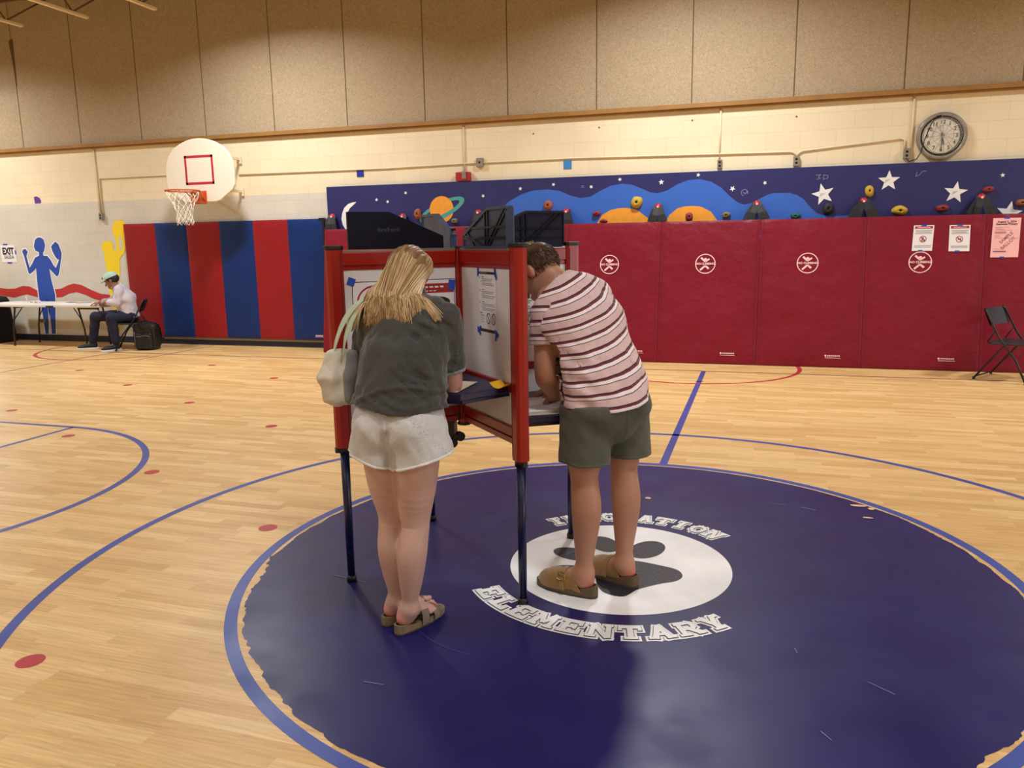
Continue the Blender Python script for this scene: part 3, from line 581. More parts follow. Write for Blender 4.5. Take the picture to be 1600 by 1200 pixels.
# ================================================================== four-station voting booth
O_ = V(-1.36,3.52,0); ENDS = dict(A=V(-1.79,3.10,0), B=V(-.94,3.085,0), C=V(-1.745,3.965,0), D=V(-.915,3.905,0))
booth = thing('voting_booth', 'red four-station voting booth with navy legs and dark header panels', 'voting booth', tuple(O_))
def frame(E_):
    d = (E_-O_); L = d.length; d.normalize(); n = V(-d.y, d.x, 0)
    X = Matrix(((d.x,n.x,0,O_.x),(d.y,n.y,0,O_.y),(0,0,1,0),(0,0,0,1))); return X, L, d, n
def rbox(b, X, s0, s1, t, z0, z1, m=0, off=0): b.box((s0,-t/2+off,z0),(s1,t/2+off,z1), m, X)
for key in 'ABCD':
    X, L, d, n = frame(ENDS[key])
    b = MB(); w_ = .034; prof = [(-w_,-.022),(-w_*.6,-.03),(w_*.6,-.03),(w_*1.05,-.02),(w_*1.2,0),(w_*1.05,.02),(w_*.6,.03),(-w_*.6,.03),(-w_,.022)]
    b.prism(prof, .655, 1.545, lambda x, y, z: X @ V(L+x, y, z))
    for o_ in (-.0302,.0302): rbox(b, X, L-.022, L-.018, .001, .67, 1.53, 1, o_)
    b.build('post', [M['boothred'], M['vdark']], booth, .004)
    b = MB(); b.prism([(x*1.12, y*1.12) for x, y in prof], 1.545, 1.563, lambda x, y, z: X @ V(L+x, y, z)); b.build('post_cap', M['hblack'], booth, .003)
    e = ENDS[key]
    b = MB(); b.tube([(e.x,e.y,.67),(e.x,e.y,.03)], [.021,.0175], 14); lg = b.build('leg', M['boothnavy'], booth)
    b = MB(); b.tube([(e.x,e.y,.032),(e.x,e.y,.02),(e.x,e.y,.001)], [.019,.023,.023], 14); b.build('foot_cap', M['hblack'], lg)
    b = MB(); b.tube([(e.x,e.y,.663),(e.x,e.y,.628)], .027, 14); b.box((L+.02,-.01,.632),(L+.042,.01,.655),0,X); b.build('collar', M['hblack'], lg)
    b = MB(); rbox(b, X, .03, L-.03, .036, 1.475, 1.532); rbox(b, X, .03, L-.03, .022, 1.455, 1.478); b.build('top_rail', M['boothred'], booth, .003)
    b = MB(); rbox(b, X, .03, L-.03, .032, 1.534, 1.543); b.build('header_channel', M['galv'], booth)
    b = MB(); rbox(b, X, .03, L-.03, .036, .938, .975); b.build('middle_rail', M['boothred'], booth, .003)
    b = MB(); rbox(b, X, .03, L-.03, .036, .755, .79); rbox(b, X, .03, L-.03, .030, .715, .742); rbox(b, X, .05, L-.05, .018, .742, .755); b.build('lower_rail', M['boothred'], booth, .003)
    b = MB(); rbox(b, X, .03, L-.03, .012, .97, 1.476); b.build('privacy_panel', M['booth_white'], booth)
    b = MB(); rbox(b, X, .03, L-.03, .012, .785, .94); b.build('lower_panel', M['booth_white'], booth)
    # header board standing on the rail
    hp = [(.085,1.545),(.535,1.545),(.535,1.708),(.342,1.708),(.085,1.60)]
    b = MB(); b.prism(hp, -.009, .009, lambda x, y, z: X @ V(x, z, y))
    side = 1 if key in 'A' else -1
    for k, (p, q) in enumerate(zip(hp, hp[1:]+hp[:1])):
        if key != 'A': b.beam(X @ V(p[0],0,p[1]), X @ V(q[0],0,q[1]), .034, .012, (0,0,1) if k in (1,4) else (0,0,1))
    hd = b.build('header_panel', {'A':M['hdark'],'B':M['hgrey'],'C':M['hgrey'],'D':M['hrib']}[key], booth)
    b = MB()
    for sgn in ((-1,1) if key in 'BD' else (-1,)):
        for (s0,z0),(s1,z1) in (((.342,1.55),(.342,1.705)),((.315,1.55),(.315,1.69)),((.09,1.60),(.30,1.55)),((.53,1.70),(.36,1.555)),((.51,1.706),(.345,1.57)),((.09,1.63),(.53,1.63)),((.09,1.585),(.53,1.585)),((.12,1.612),(.2,1.55))):
            b.beam(X @ V(s0,sgn*.012,z0), X @ V(s1,sgn*.012,z1), .010, .006, tuple(n))
    if key != 'A': b.build('header_rib', M['hdark'] if key != 'B' else M['hblack'], hd)
X, L, d, n = frame(ENDS['A'])
b = MB()
for q, (w0, h0) in enumerate(((.012,.016),(.010,.012),(.012,.012),(.01,.018),(.013,.012),(.011,.012),(.012,.016))): b.box((.40-q*.015-w0, .0095+0, 1.622),(.40-q*.015, .0102, 1.622+h0), 0, X)
b.build('embossed_mark', M['embm'], booth)
b = MB()
oct_ = [(.03*math.cos(PI/8+k*PI/4), .03*math.sin(PI/8+k*PI/4)) for k in range(8)]
b.prism([(O_.x+x, O_.y+y) for x, y in oct_], .70, 1.542)
for k in range(4):
    a = k*PI/2+.02; b.cyl((O_.x+.031*math.cos(a), O_.y+.031*math.sin(a), .72),(O_.x+.031*math.cos(a), O_.y+.031*math.sin(a), 1.54), .005, 8, 0)
b.build('centre_column', [M['boothred'], M['vdark']], booth, .002)
for z0, z1 in ((1.542,1.552),(.69,.702)):
    b = MB(); b.prism([(O_.x+x*1.15, O_.y+y*1.15) for x, y in oct_], z0, z1); b.build('column_cap', M['hblack'], booth)
# shelves
def shelf(rot, z0, z1, lab=None):
    base = [(.0,-.055),(.36,-.385),(.222,-.605),(-.232,-.605),(-.37,-.38)]
    P_ = []
    for x, y in base:
        c, s = math.cos(rot), math.sin(rot); P_.append((O_.x+x*c-y*s, O_.y+x*s+y*c))
    P_ = P_[::-1]
    A_ = sum(P_[i][0]*P_[(i+1) % 5][1]-P_[(i+1) % 5][0]*P_[i][1] for i in range(5))
    if A_ < 0: P_ = P_[::-1]
    b = MB(); b.prism(P_, z0, z1); o = b.build('writing_shelf', M['shelf'], booth, .005)
    b = MB(); Q = P_
    for p, q in zip(Q, Q[1:]+Q[:1]):
        if (V(*p,0)-O_).length > .1 and (V(*q,0)-O_).length > .1:
            c0 = V(*p,z0-.006).lerp(V(O_.x,O_.y,z0-.006), .03); c1 = V(*q,z0-.006).lerp(V(O_.x,O_.y,z0-.006), .03); b.beam(c0, c1, .012, .016)
    b.build('shelf_edge', M['boothnavy'], o)
ZS1, ZS2 = .962, .822
shelf(0, .932, ZS1); shelf(PI/2, .79, ZS2); shelf(PI, .932, ZS1); shelf(-PI/2, .932, ZS1)
b = MB(); b.box((-1.45,3.49,.60),(-1.405,3.54,.73)); b.box((-1.44,3.48,.72),(-1.37,3.53,.76)); o = b.build('caster_bracket', M['hblack'], booth, .004)
for wx, wz in ((-1.375,.635),(-1.415,.60)):
    b = MB(); b.cyl((wx-.010,3.50,wz),(wx+.010,3.48,wz),.023,18); b.build('caster', M['hblack'], o)
# ------------------------------------------------------------------ posters taped to the booth
def on_panel(key, side, off=.0072):
    X, L, d, n = frame(ENDS[key]); return lambda s, z, k=0.0: tuple(X @ V(s, side*(off+k), z))
def sheet(b, fn, s0, s1, z0, z1, m=0, k=0.0, lift=0):
    P_ = [(s0,z0),(s1,z0),(s1,z1),(s0,z1)]; b.face([fn(s, z, k) for s, z in P_], m)
def lines(b, fn, s0, s1, zs, m, h=.003, k=.0005, jitter=.25):
    for z in zs:
        e = s1-(s1-s0)*random.uniform(0, jitter); sheet(b, fn, s0, e, z, z+h, m, k)
MATS_P = [M[k] for k in ('paper','ink','inkg','inkr','paper','pinki')]
def tapeq(par, fn, s, z, w, h, rot, k=.002):
    b = MB(); c, q = math.cos(rot), math.sin(rot)
    b.face([fn(s+x*c-y*q, z+x*q+y*c, k) for x, y in ((-w,-h),(w,-h),(w,h),(-w,h))]); b.face([fn(s+x*c-y*q, z+x*q+y*c, k-.0008) for x, y in ((-w,-h),(w,-h),(w,h),(-w,h))])
    b.build('tape', M['tape'], par)
# side of panel A facing the woman (towards -n or +n?)
XA, LA, dA, nA = frame(ENDS['A']); sA = 1 if nA.dot(V(0,-1,0)) > 0 else -1
fn = on_panel('A', sA)
t = thing('instruction_poster', 'white poster with a black oval and red header behind the blonde head', 'poster', (-1.56,3.3,1.3))
b = MB(); sheet(b, fn, .034, .530, 1.06, 1.402, 1); sheet(b, fn, .0375, .5265, 1.0635, 1.3985, 0, .0005)
sheet(b, fn, .04, .35, 1.338, 1.382, 3, .001)
for k in range(48):
    pass
seg_ = [(.425+.085*math.cos(a), 1.31+.075*math.sin(a)) for a in [2*PI*k/40 for k in range(40)]]; seg2 = [(.425+.077*math.cos(a), 1.31+.067*math.sin(a)) for a in [2*PI*k/40 for k in range(40)]]
for k in range(40): b.face([fn(*seg_[k-1], .001), fn(*seg_[k], .001), fn(*seg2[k], .001), fn(*seg2[k-1], .001)], 3)
b.face([fn(.118+.058*math.cos(a), 1.296+.024*math.sin(a), .001) for a in [2*PI*k/40 for k in range(40)]], 1)
for q in range(9): sheet(b, fn, .30-q*.026, .318-q*.026, 1.362, 1.370, 0, .0015)
for q in range(8): sheet(b, fn, .27-q*.02, .284-q*.02, 1.346, 1.350, 0, .0015)
# 'Oval' : text grows toward smaller s as seen from the woman's side
put_text(b, 'the Oval', .038, lambda x, y: fn(.118-x, 1.252+y, .001), 1, .0005, 1)
b.build('sheet', MATS_P, t)
for s, z, r in ((.532,1.404,.35),(.05,1.372,.1),(.05,1.12,.5)): tapeq(t, fn, s, z, .017, .017 if s > .1 else .024, r)
XB, LB, dB, nB = frame(ENDS['B']); sB = 1 if nB.dot(V(-1,-1,0)) > 0 else -1
fnb = on_panel('B', sB)
def instr(fn, s0, s1, z0, z1, lab, loc):
    t = thing('instruction_sheet', lab, 'notice', loc); b = MB(); W_ = s1-s0; H_ = z1-z0
    sheet(b, fn, s0, s1, z0, z1, 0); sheet(b, fn, s0, s1, z1-.06*H_, z1-.005, 1, .0005); sheet(b, fn, s0, s1, z0+.004, z0+.065*H_, 1, .0005)
    for q in range(6): sheet(b, fn, s0+.1*W_+q*.07*W_, s0+.15*W_+q*.07*W_, z1-.045*H_, z1-.02*H_, 2, .001)
    z = z1-.11*H_
    for blk in range(3):
        sheet(b, fn, s0+.22*W_, s0+.32*W_, z, z+.012*H_, 1, .0005); sheet(b, fn, s0+.06*W_, s0+.09*W_, z-.02*H_, z+.01*H_, 1, .0005)
        lines(b, fn, s0+.2*W_, s1-.05*W_, [z-.03*H_, z-.055*H_, z-.10*H_, z-.125*H_], 2, .0025)
        for r in range(3): sheet(b, fn, s0+(.14+.1*r)*W_, s0+(.18+.1*r)*W_, z-.08*H_, z-.07*H_, 1, .0005)
        z -= .2*H_
    sheet(b, fn, s0+.06*W_, s0+.2*W_, z+.02*H_, z+.035*H_, 1, .0005); lines(b, fn, s0+.06*W_, s0+.34*W_, [z-.01*H_, z-.03*H_, z-.06*H_, z-.09*H_, z-.12*H_], 2, .002)
    for cx in (.55,.84):
        for k in range(20):
            a0, a1 = 2*PI*k/20, 2*PI*(k+1)/20; rs, rz = .115*W_, .115*W_*1.0
            b.face([fn(s0+cx*W_+rs*f*math.cos(a), z-.05*H_+rz*1.2*f*math.sin(a), .0005) for f, a in ((.82,a0),(1,a0),(1,a1),(.82,a1))], 1)
        b.face([fn(s0+cx*W_+x*.1*W_, z-.05*H_+y*.1*W_, .0006) for x, y in ((-.7,.9),(-.4,.9),(.7,-.9),(.4,-.9))], 1)
    b.build('sheet', MATS_P, t); return t
t = instr(fnb, .222, .405, 1.168, 1.445, 'white instruction sheet with black bars taped inside the middle panel of the booth', (-1.14,3.3,1.3))
for s, z, r in ((.222,1.440,1.5),(.40,1.442,1.75),(.405,1.43,1.9),(.226,1.180,.6),(.222,1.172,2.3),(.40,1.163,1.2),(.405,1.175,2.6)): tapeq(t, fnb, s, z, .022, .0075, r)
XD, LD, dD, nD = frame(ENDS['D']); sD = 1 if nD.dot(V(0,-1,0)) > 0 else -1
fnd = on_panel('D', sD)
t = instr(fnd, .20, .40, 1.155, 1.30, "white instruction sheet half hidden between the red post and the striped sleeve", (-1.1,3.6,1.2))
b = MB(); sheet(b, fnd, .47, .535, 1.30, 1.45, 0, .001); tag(b.build('wall_card', M['paper']), 'small blank white card on the booth panel behind the neck of the striped person', 'card')
b = MB(); sheet(b, fnd, .3, .53, .80, .925, 0, .001); tag(b.build('panel_notice', M['paper']), 'blank white sheet on the low booth panel above the shelf of the striped person', 'notice')

# papers on the shelves
def paper(name, P_, z, col, label, cat, th=.0015, curl=None, parent=None):
    b = MB(); n = 8
    def pt(u, v, dz=0):
        p = V(*P_[0],0).lerp(V(*P_[1],0), u).lerp(V(*P_[3],0).lerp(V(*P_[2],0), u), v); return (p.x, p.y, z+dz+(curl(u, v) if curl else 0))
    for i in range(n):
        for j in range(n):
            b.face([pt(i/n,j/n,th), pt((i+1)/n,j/n,th), pt((i+1)/n,(j+1)/n,th), pt(i/n,(j+1)/n,th)], 0, True); b.face([pt(i/n,j/n), pt(i/n,(j+1)/n), pt((i+1)/n,(j+1)/n), pt((i+1)/n,j/n)], 0, True)
    for i in range(n):
        for (u0,v0),(u1,v1) in (((i/n,0),((i+1)/n,0)),((1,i/n),(1,(i+1)/n)),(((n-i)/n,1),((n-i-1)/n,1)),((0,(n-i)/n),(0,(n-i-1)/n))): b.face([pt(u0,v0), pt(u1,v1), pt(u1,v1,th), pt(u0,v0,th)])
    o = b.build(name, col if not isinstance(col, str) else M[col])
    return tag(o, label, cat)
o = paper('ballot', [(-1.45,2.965),(-1.24,2.945),(-1.225,3.17),(-1.43,3.19)], ZS1+.001, 'paper', 'white ballot sheet under the writing arm of the blonde person', 'ballot')
o = paper('ballot_sleeve', [(-1.245,2.945),(-1.165,2.935),(-1.165,3.185),(-1.30,3.19)], ZS1+.003, 'cream', 'beige ballot sleeve on the upper shelf beside the elbow of the blonde person', 'folder')
o = paper('yellow_card', [(-1.075,3.085),(-.995,3.045),(-.975,3.13),(-1.05,3.165)], ZS1+.001, 'yellow', 'curled orange-yellow card lying near the red post on the upper shelf', 'card', curl=lambda u, v: .02*(2*u-1)**2)
o = paper('ballot_sleeve', [(-.955,3.185),(-.80,3.275),(-.83,3.45),(-.99,3.38)], ZS2+.001, 'cream', 'beige ballot folder at the edge of the lower shelf before the striped person', 'folder')
o = paper('ballot', [(-.975,3.235),(-.80,3.33),(-.86,3.60),(-1.05,3.50)], ZS2+.004, 'paper', 'crumpled white ballot pages under the hands of the striped person', 'ballot', curl=lambda u, v: .007*math.sin(u*5)*math.sin(v*7)+.007*v)

# ================================================================== notices on the red mats
def on_mat(x, z, k=0.0): return lean(x, -.0165-k, z)
def notice(x0, x1, z0, z1, skew, lab, kind):
    t = thing('notice', lab, 'notice', ((x0+x1)/2, 10.35, (z0+z1)/2)); b = MB()
    W_ = x1-x0; H_ = z1-z0
    f = lambda u, v, k=0.0: on_mat(x0+W_*u+skew*(v-.5), z0+H_*v, .002+k)
    R_ = lambda u0,v0,u1,v1,m,k=.0008: b.face([f(u0,v0,k), f(u1,v0,k), f(u1,v1,k), f(u0,v1,k)], m)
    R_(0,0,1,1,5 if kind == 'pink' else 0, 0)
    if kind == 'pink':
        put_text(b, 'August 6, 2024', .031, lambda x, y: f(.5+x/W_, .905+y/H_, .0012), 3, .0008)
        put_text(b, 'Statewide Primary', .029, lambda x, y: f(.5+x/W_, .845+y/H_, .0012), 3, .0008)
        for v, e in ((.765,.6),(.745,.35),(.71,.45),(.69,.7),(.55,.3),(.52,.3),(.485,.95),(.21,.45)): R_(.1,v,e,v+.006,4)
        for v in (.625,.645,.60): R_(.1,v,.5,v+.012,4)
        R_(.08,.13,.55,.17,4)
        c, s = math.cos(.8), math.sin(.8)
        put_text(b, 'SAMPLE', .05, lambda x, y: f(.52+(x*c-y*s)/W_, .50+(x*s+y*c)/H_, .0012), 4, .0006)
        put_text(b, 'BALLOT', .05, lambda x, y: f(.60+(x*c-y*s)/W_, .36+(x*s+y*c)/H_, .0012), 4, .0006)
    else:
        R_(.06,.87,.94,.965,2); 
        for q in range(9): R_(.2+q*.07,.905,.25+q*.07,.93,0,.0014)
        for v in (.80,.765,.70,.665,.20,.165,.13): R_(.1,v,.92,v+.014,1)
        R_(.18,.73,.82,.738,3)
        cx, cy, rr = .5, .46, .038
        for k in range(28):
            a0, a1 = 2*PI*k/28, 2*PI*(k+1)/28; b.face([f(cx+rr*g*math.cos(a)/W_, cy+rr*g*math.sin(a)/H_, .0012) for g, a in ((.8,a0),(1,a0),(1,a1),(.8,a1))], 2)
        b.face([f(cx+x/W_, cy+y/H_, .0012) for x, y in ((-.03,.022),(-.022,.03),(.03,-.022),(.022,-.03))], 2)
        for x, y, w2, h2 in ((-.012,-.018,.007,.016),(.012,-.016,.008,.014),(0,.004,.008,.02)) if kind == 'people' else ((-.004,-.004,.013,.006),(.012,.004,.007,.012)): b.face([f(cx+(x+dx*w2)/W_, cy+(y+dy*h2)/H_, .001) for dx, dy in ((-1,-1),(1,-1),(1,1),(-1,1))], 1)
    b.build('sheet', [M[k] for k in ('paper','inkg','inkr','ink','pinki','pink')], t)
    for v, u, w2 in ((1.0,.5,.022),(0.0,.42,.018)):
        b = MB(); b.face([f(u+x/W_, v+y/H_, .0018) for x, y in ((-w2*1.4,-.008),(w2*1.2,-.010),(w2*1.4,.009),(-w2*1.2,.010))]); b.build('tape', M['tape'], t)
notice(1.69, 1.905, 1.395, 1.69, .012, 'white notice with a maroon header taped right above a no-climbing symbol', 'people')
notice(2.07, 2.285, 1.385, 1.685, .0, 'white notice with a maroon header taped alone right of the symbol, beside the pink notice', 'hand')
notice(2.505, 2.785, 1.31, 1.755, .012, 'large pink primary election notice taped at the right edge', 'pink')
# EXIT sign on the block wall
t = thing('exit_sign', 'white EXIT SALIDA paper sign taped on the block wall, left edge', 'sign', (-12.5, 10.63, 1.5))
b = MB(); f = lambda x, z, k=0.0: (x, YW-.004-k, z)
b.face([f(-12.70,1.36), f(-12.355,1.36), f(-12.375,1.655), f(-12.70,1.655)], 0)
put_text(b, 'EXIT', .125, lambda x, y: f(-12.535+x, 1.545+y*1.25, .001), 1, .006, 1.0); put_text(b, 'SALIDA', .082, lambda x, y: f(-12.525+x, 1.445+y, .001), 1, .0015, .82)
b.build('sheet', [M['paper'], M['ink']], t)
for x, z, w2, h2 in ((-12.58,1.665,.05,.012),(-12.37,1.53,.012,.035),(-12.53,1.352,.05,.012)):
    b = MB(); b.face([f(x-w2,z-h2,.002), f(x+w2,z-h2,.002), f(x+w2,z+h2,.002), f(x-w2,z+h2,.002)]); b.build('tape', M['tape'], t)
for x, z, m, l in ((-5.63,2.593,'dblue','dark blue square painted card on the wall above the moon end of the mural'),(-2.526,2.575,'lblue','light blue square card on the wall above the middle of the mural')):
    b = MB(); b.box((x-.055,YW-.008,z-.055),(x+.055,YW-.001,z+.055)); tag(b.build('wall_square', M[m]), l, 'wall card')

# ================================================================== conduits, outlets, alarm
YC = YW-.014
def conduit(paths, lab):
    b = MB()
    for p in paths: b.tube([(x, YC, z) for x, z in p], .011, 8)
    b2 = b.build('conduit', M['conduit']); return tag(b2, lab, 'conduit')
conduit([[(-10.43,3.18),(-10.43,2.13)],[(-10.38,2.13),(-10.38,2.69),(-10.34,2.70),(-7.9,2.70)]], 'pair of painted conduits running down the block wall left of the hoop')
conduit([[(-7.7,2.652),(-5.2,2.640),(-3.99,2.655),(-2.4,2.655),(-.55,2.62),(.30,2.605),(.34,2.59),(.37,2.55)],[(.37,2.55),(.40,2.59),(.44,2.61),(1.53,2.70),(1.57,2.68),(1.575,2.55)],[(-4.0,3.17),(-4.0,2.53)],[(-.55,3.17),(-.55,2.52)],[(1.645,3.17),(1.645,2.55)]], 'long painted conduit running along the wall above the mural to the clock outlet')
def outlet(x, z, m, lab, w_=.035, h_=.06, d=.05, holes=((0,.022),(0,-.022)), cat='outlet'):
    t = thing('outlet_box', lab, cat, (x, YW, z)); b = MB(); b.box((x-w_,YW-d,z-h_),(x+w_,YW-.001,z+h_)); b.build('box', M[m], t, .004)
    b = MB(); b.box((x-w_*.9,YW-d-.003,z-h_*.92),(x+w_*.9,YW-d,z+h_*.92)); b.build('cover_plate', M['boxg' if m != 'boxg' else 'galv'], t)
    for hx, hz in holes:
        b = MB(); b.box((x+hx-.014,YW-d-.005,z+hz-.013),(x+hx+.014,YW-d-.002,z+hz+.013)); b.build('socket', M['black'], t)
outlet(-3.765,2.655,'galv','square grey outlet box beside the conduit above the fire alarm', .05, .06, holes=((0,0),))
outlet(-.545,2.495,'boxg','flat grey double switch plate at the top edge of the mural', .03, .055, .03)
outlet(.37,2.49,'galv','grey double outlet box under the fork in the conduit'); outlet(1.60,2.52,'galv','grey double outlet box below left of the clock')
outlet(-10.40,2.085,'galv','grey double outlet at the end of the two conduits left of the hoop'); outlet(-11.92,.345,'boxg','small dark low outlet box on the leg of the painted blue figure', .05, .035, .04, holes=((0,0),))
t = thing('fire_alarm', 'red fire alarm box above the ringed planet', 'fire alarm', (-4.02,10.6,2.47))
b = MB(); b.box((-4.115,YW-.075,2.415),(-3.905,YW-.001,2.535)); b.build('housing', M['alarm'], t, .006)
b = MB(); b.box((-4.02,YW-.09,2.44),(-3.955,YW-.07,2.545)); b.build('strobe', M['galv'], t, .004)
# ================================================================== basketball hoop
bbx, bby = -8.0, 10.12
def bbp(x, z): # gentle tilt none
    return (bbx+x, bby, 2.66+z)
t = thing('basketball_hoop', 'white fan-shaped basketball backboard with orange rim and white net', 'basketball hoop', (bbx, bby, 2.3))
fan = [(-.60,.0)] + [(-.60*math.cos(a), .06+.46*math.sin(a)*1.0) for a in [PI*k/24 for k in range(1,24)]] + [(.60,.0)]
fan = [(-.25,-.42),(-.33,-.40),(-.56,-.25),(-.60,-.18),(-.605,.0)] + [(-.60*math.cos(a)**1 if True else 0, .06+.44*math.sin(a)) for a in [PI*k/26 for k in range(1,26)]] + [(.605,.0),(.60,-.18),(.56,-.25),(.33,-.40),(.25,-.42)]
fan = fan[::-1]
b = MB(); b.prism(fan, -.02, .02, lambda x, y, z: (bbx+x, bby-z, 2.645+y)); bd = b.build('backboard', M['bbd'], t, .012)
b = MB()
for (x0,z0),(x1,z1) in (((-.235,-.20),(.235,-.20)),((.235,-.20),(.235,.185)),((.235,.185),(-.235,.185)),((-.235,.185),(-.235,-.20))):
    q = ln((x0,z0),(x1,z1),.036); 
    dx, dz = x1-x0, z1-z0; l = math.hypot(dx,dz); q = ln((x0-dx/l*.018,z0-dz/l*.018),(x1+dx/l*.018,z1+dz/l*.018),.036)
    b.face([(bbx+x, bby-.0215, 2.70+z) for x, z in q])
b.build('target_square', M['bbr'], bd)
RX, RY, RZ, RR = bbx, bby-.42, 2.37, .235
b = MB(); b.tube([(RX+RR*math.cos(a), RY+RR*math.sin(a), RZ) for a in [2*PI*k/40 for k in range(40)]], .010, 8, closed=True)
for s_ in (-1,1): b.tube([(RX+s_*.07, bby-.03, RZ-.14),(RX+s_*.12, RY+RR*.86, RZ-.008)], .008, 6)
for k in range(12):
    a = 2*PI*(k+.5)/12; b.tube([(RX+(RR-.006)*math.cos(a), RY+(RR-.006)*math.sin(a), RZ-.006),(RX+RR*math.cos(a+.04), RY+RR*math.sin(a+.04), RZ-.026),(RX+(RR-.006)*math.cos(a+.08), RY+(RR-.006)*math.sin(a+.08), RZ-.006)], .003, 5)
b.build('rim', M['rimo'], t)
b = MB(); b.box((RX-.075,bby-.17,RZ-.17),(RX+.075,bby-.02,RZ+.012)); b.box((RX-.10,bby-.03,RZ-.17),(RX+.10,bby-.018,RZ+.02)); b.build('rim_bracket', M['rimo'], t, .01)
b = MB(); NN = 12; Ls = [(0,RR-.008),(.07,RR*.86),(.14,RR*.68),(.21,RR*.55),(.28,RR*.49),(.35,RR*.47),(.41,RR*.50),(.46,RR*.47)]
def npnt(i, k): a = 2*PI*(i+.5*k)/NN+.04*math.sin(i*3+k); return (RX+Ls[k][1]*math.cos(a)+.008*math.sin(i*5+k*2), RY+Ls[k][1]*math.sin(a), RZ-.02-Ls[k][0]-.012*math.sin(i*2.3+k))
for i in range(NN):
    b.tube([npnt(i,k)for k in range(len(Ls))], .0042, 5); 
    b.tube([npnt(i-k,k) for k in range(len(Ls))], .0042, 5)
b.build('net', M['net'], t)
b = MB()
for sx in (-.33,.33):
    for z in (2.40,2.88): b = MB(); b.box((bbx+sx-.02,bby+.02,z-.02),(bbx+sx+.02,YW-.03,z+.02)); b.box((bbx+sx-.045,YW-.03,z-.07),(bbx+sx+.045,YW-.025,z+.06)); b.build('wall_bracket', M['conduit'], t, .004)
# ================================================================== clock behind a wire guard
cx_, cz_, cy_ = 1.955, 2.70, YW-.02
t = thing('wall_clock', 'round wall clock with a glass dome and wire guard near the top right', 'clock', (cx_, YW, cz_))
b = MB(); b.lathe([(.0,0),(.262,0),(.268,.02),(.265,.06),(.245,.075),(.228,.07),(.222,.055)], (cx_, YW-.003, cz_), (0,-1,0), 56); b.build('rim', M['clockb'], t)
b = MB(); b.lathe([(.224,.056),(.214,.068),(.200,.066),(.196,.052)], (cx_-.008, YW-.003, cz_), (0,-1,0), 56); b.build('inner_ring', M['black'], t)
fy = YW-.058
b = MB(); b.face([(cx_+.205*math.cos(a), fy, cz_+.205*math.sin(a)) for a in [2*PI*k/56 for k in range(56)]]); b.build('face', M['clockf'], t)
b = MB()
for h_ in range(1,13):
    a = PI/2-2*PI*h_/12; put_text(b, str(h_), .062, lambda x, y: (cx_+.155*math.cos(a)+x, fy-.0015, cz_+.155*math.sin(a)+y), 0, .0015)
for k in range(60):
    a = 2*PI*k/60; q = ln((.190*math.cos(a), .190*math.sin(a)), (.198*math.cos(a), .198*math.sin(a)), .002); b.face([(cx_+x, fy-.001, cz_+y) for x, y in q])
b.build('numerals', M['ink'], t)
def hand(name, a, r0, r1, w_, k, m='ink'):
    b = MB(); q = ln((r0*math.sin(a), r0*math.cos(a)), (r1*math.sin(a), r1*math.cos(a)), w_); b.prism(q, 0, .002, lambda x, y, z: (cx_+x, fy-.004-k-z, cz_+y)); b.build(name, M[m], t)
hand('hour_hand', math.radians(165), -.03, .095, .014, 0); hand('minute_hand', math.radians(180), -.04, .165, .009, .004); hand('second_hand', math.radians(-14), -.03, .14, .003, .008)
b = MB(); b.lathe([(.012,.0),(.012,.012),(0,.014)], (cx_, fy-.003, cz_), (0,-1,0), 12); b.build('hub', M['ink'], t)
gl = bpy.data.materials.new('dome_glass'); gl.use_nodes = True; gb = gl.node_tree.nodes['Principled BSDF']; gb.inputs['Roughness'].default_value = .05; gb.inputs['Alpha'].default_value = .12; gb.inputs['Base Color'].default_value = (1,1,1,1)
b = MB(); b.lathe([(.215*math.cos(a), .05+.05*math.sin(a)) for a in [PI/2*k/8 for k in range(9)]], (cx_, YW-.01, cz_), (0,-1,0), 40); b.build('glass_dome', gl, t)
b = MB()
for k in range(12):
    a = 2*PI*k/12+.1; b.tube([(cx_+r*math.cos(a), YW-.01-h, cz_+r*math.sin(a)) for r, h in ((.272,.0),(.262,.07),(.20,.11),(.11,.135),(0.0,.145))], .0022, 5)
for r, h in ((.20,.11),(.11,.135),(.262,.07)): b.tube([(cx_+r*math.cos(a), YW-.01-h, cz_+r*math.sin(a)) for a in [2*PI*k/36 for k in range(36)]], .0022, 5, closed=True)
b.build('wire_guard', M['galv'], t)
b = MB(); b.tube([(cx_-.02,YW-.07,2.93),(cx_-.07,YW-.085,2.92),(cx_-.13,YW-.095,2.83),(cx_-.185,YW-.095,2.66),(cx_-.215,YW-.09,2.52),(cx_-.25,YW-.07,2.45),(cx_-.33,YW-.06,2.425),(cx_-.36,YW-.055,2.47)], .006, 8); b.build('power_cord', M['black'], t)

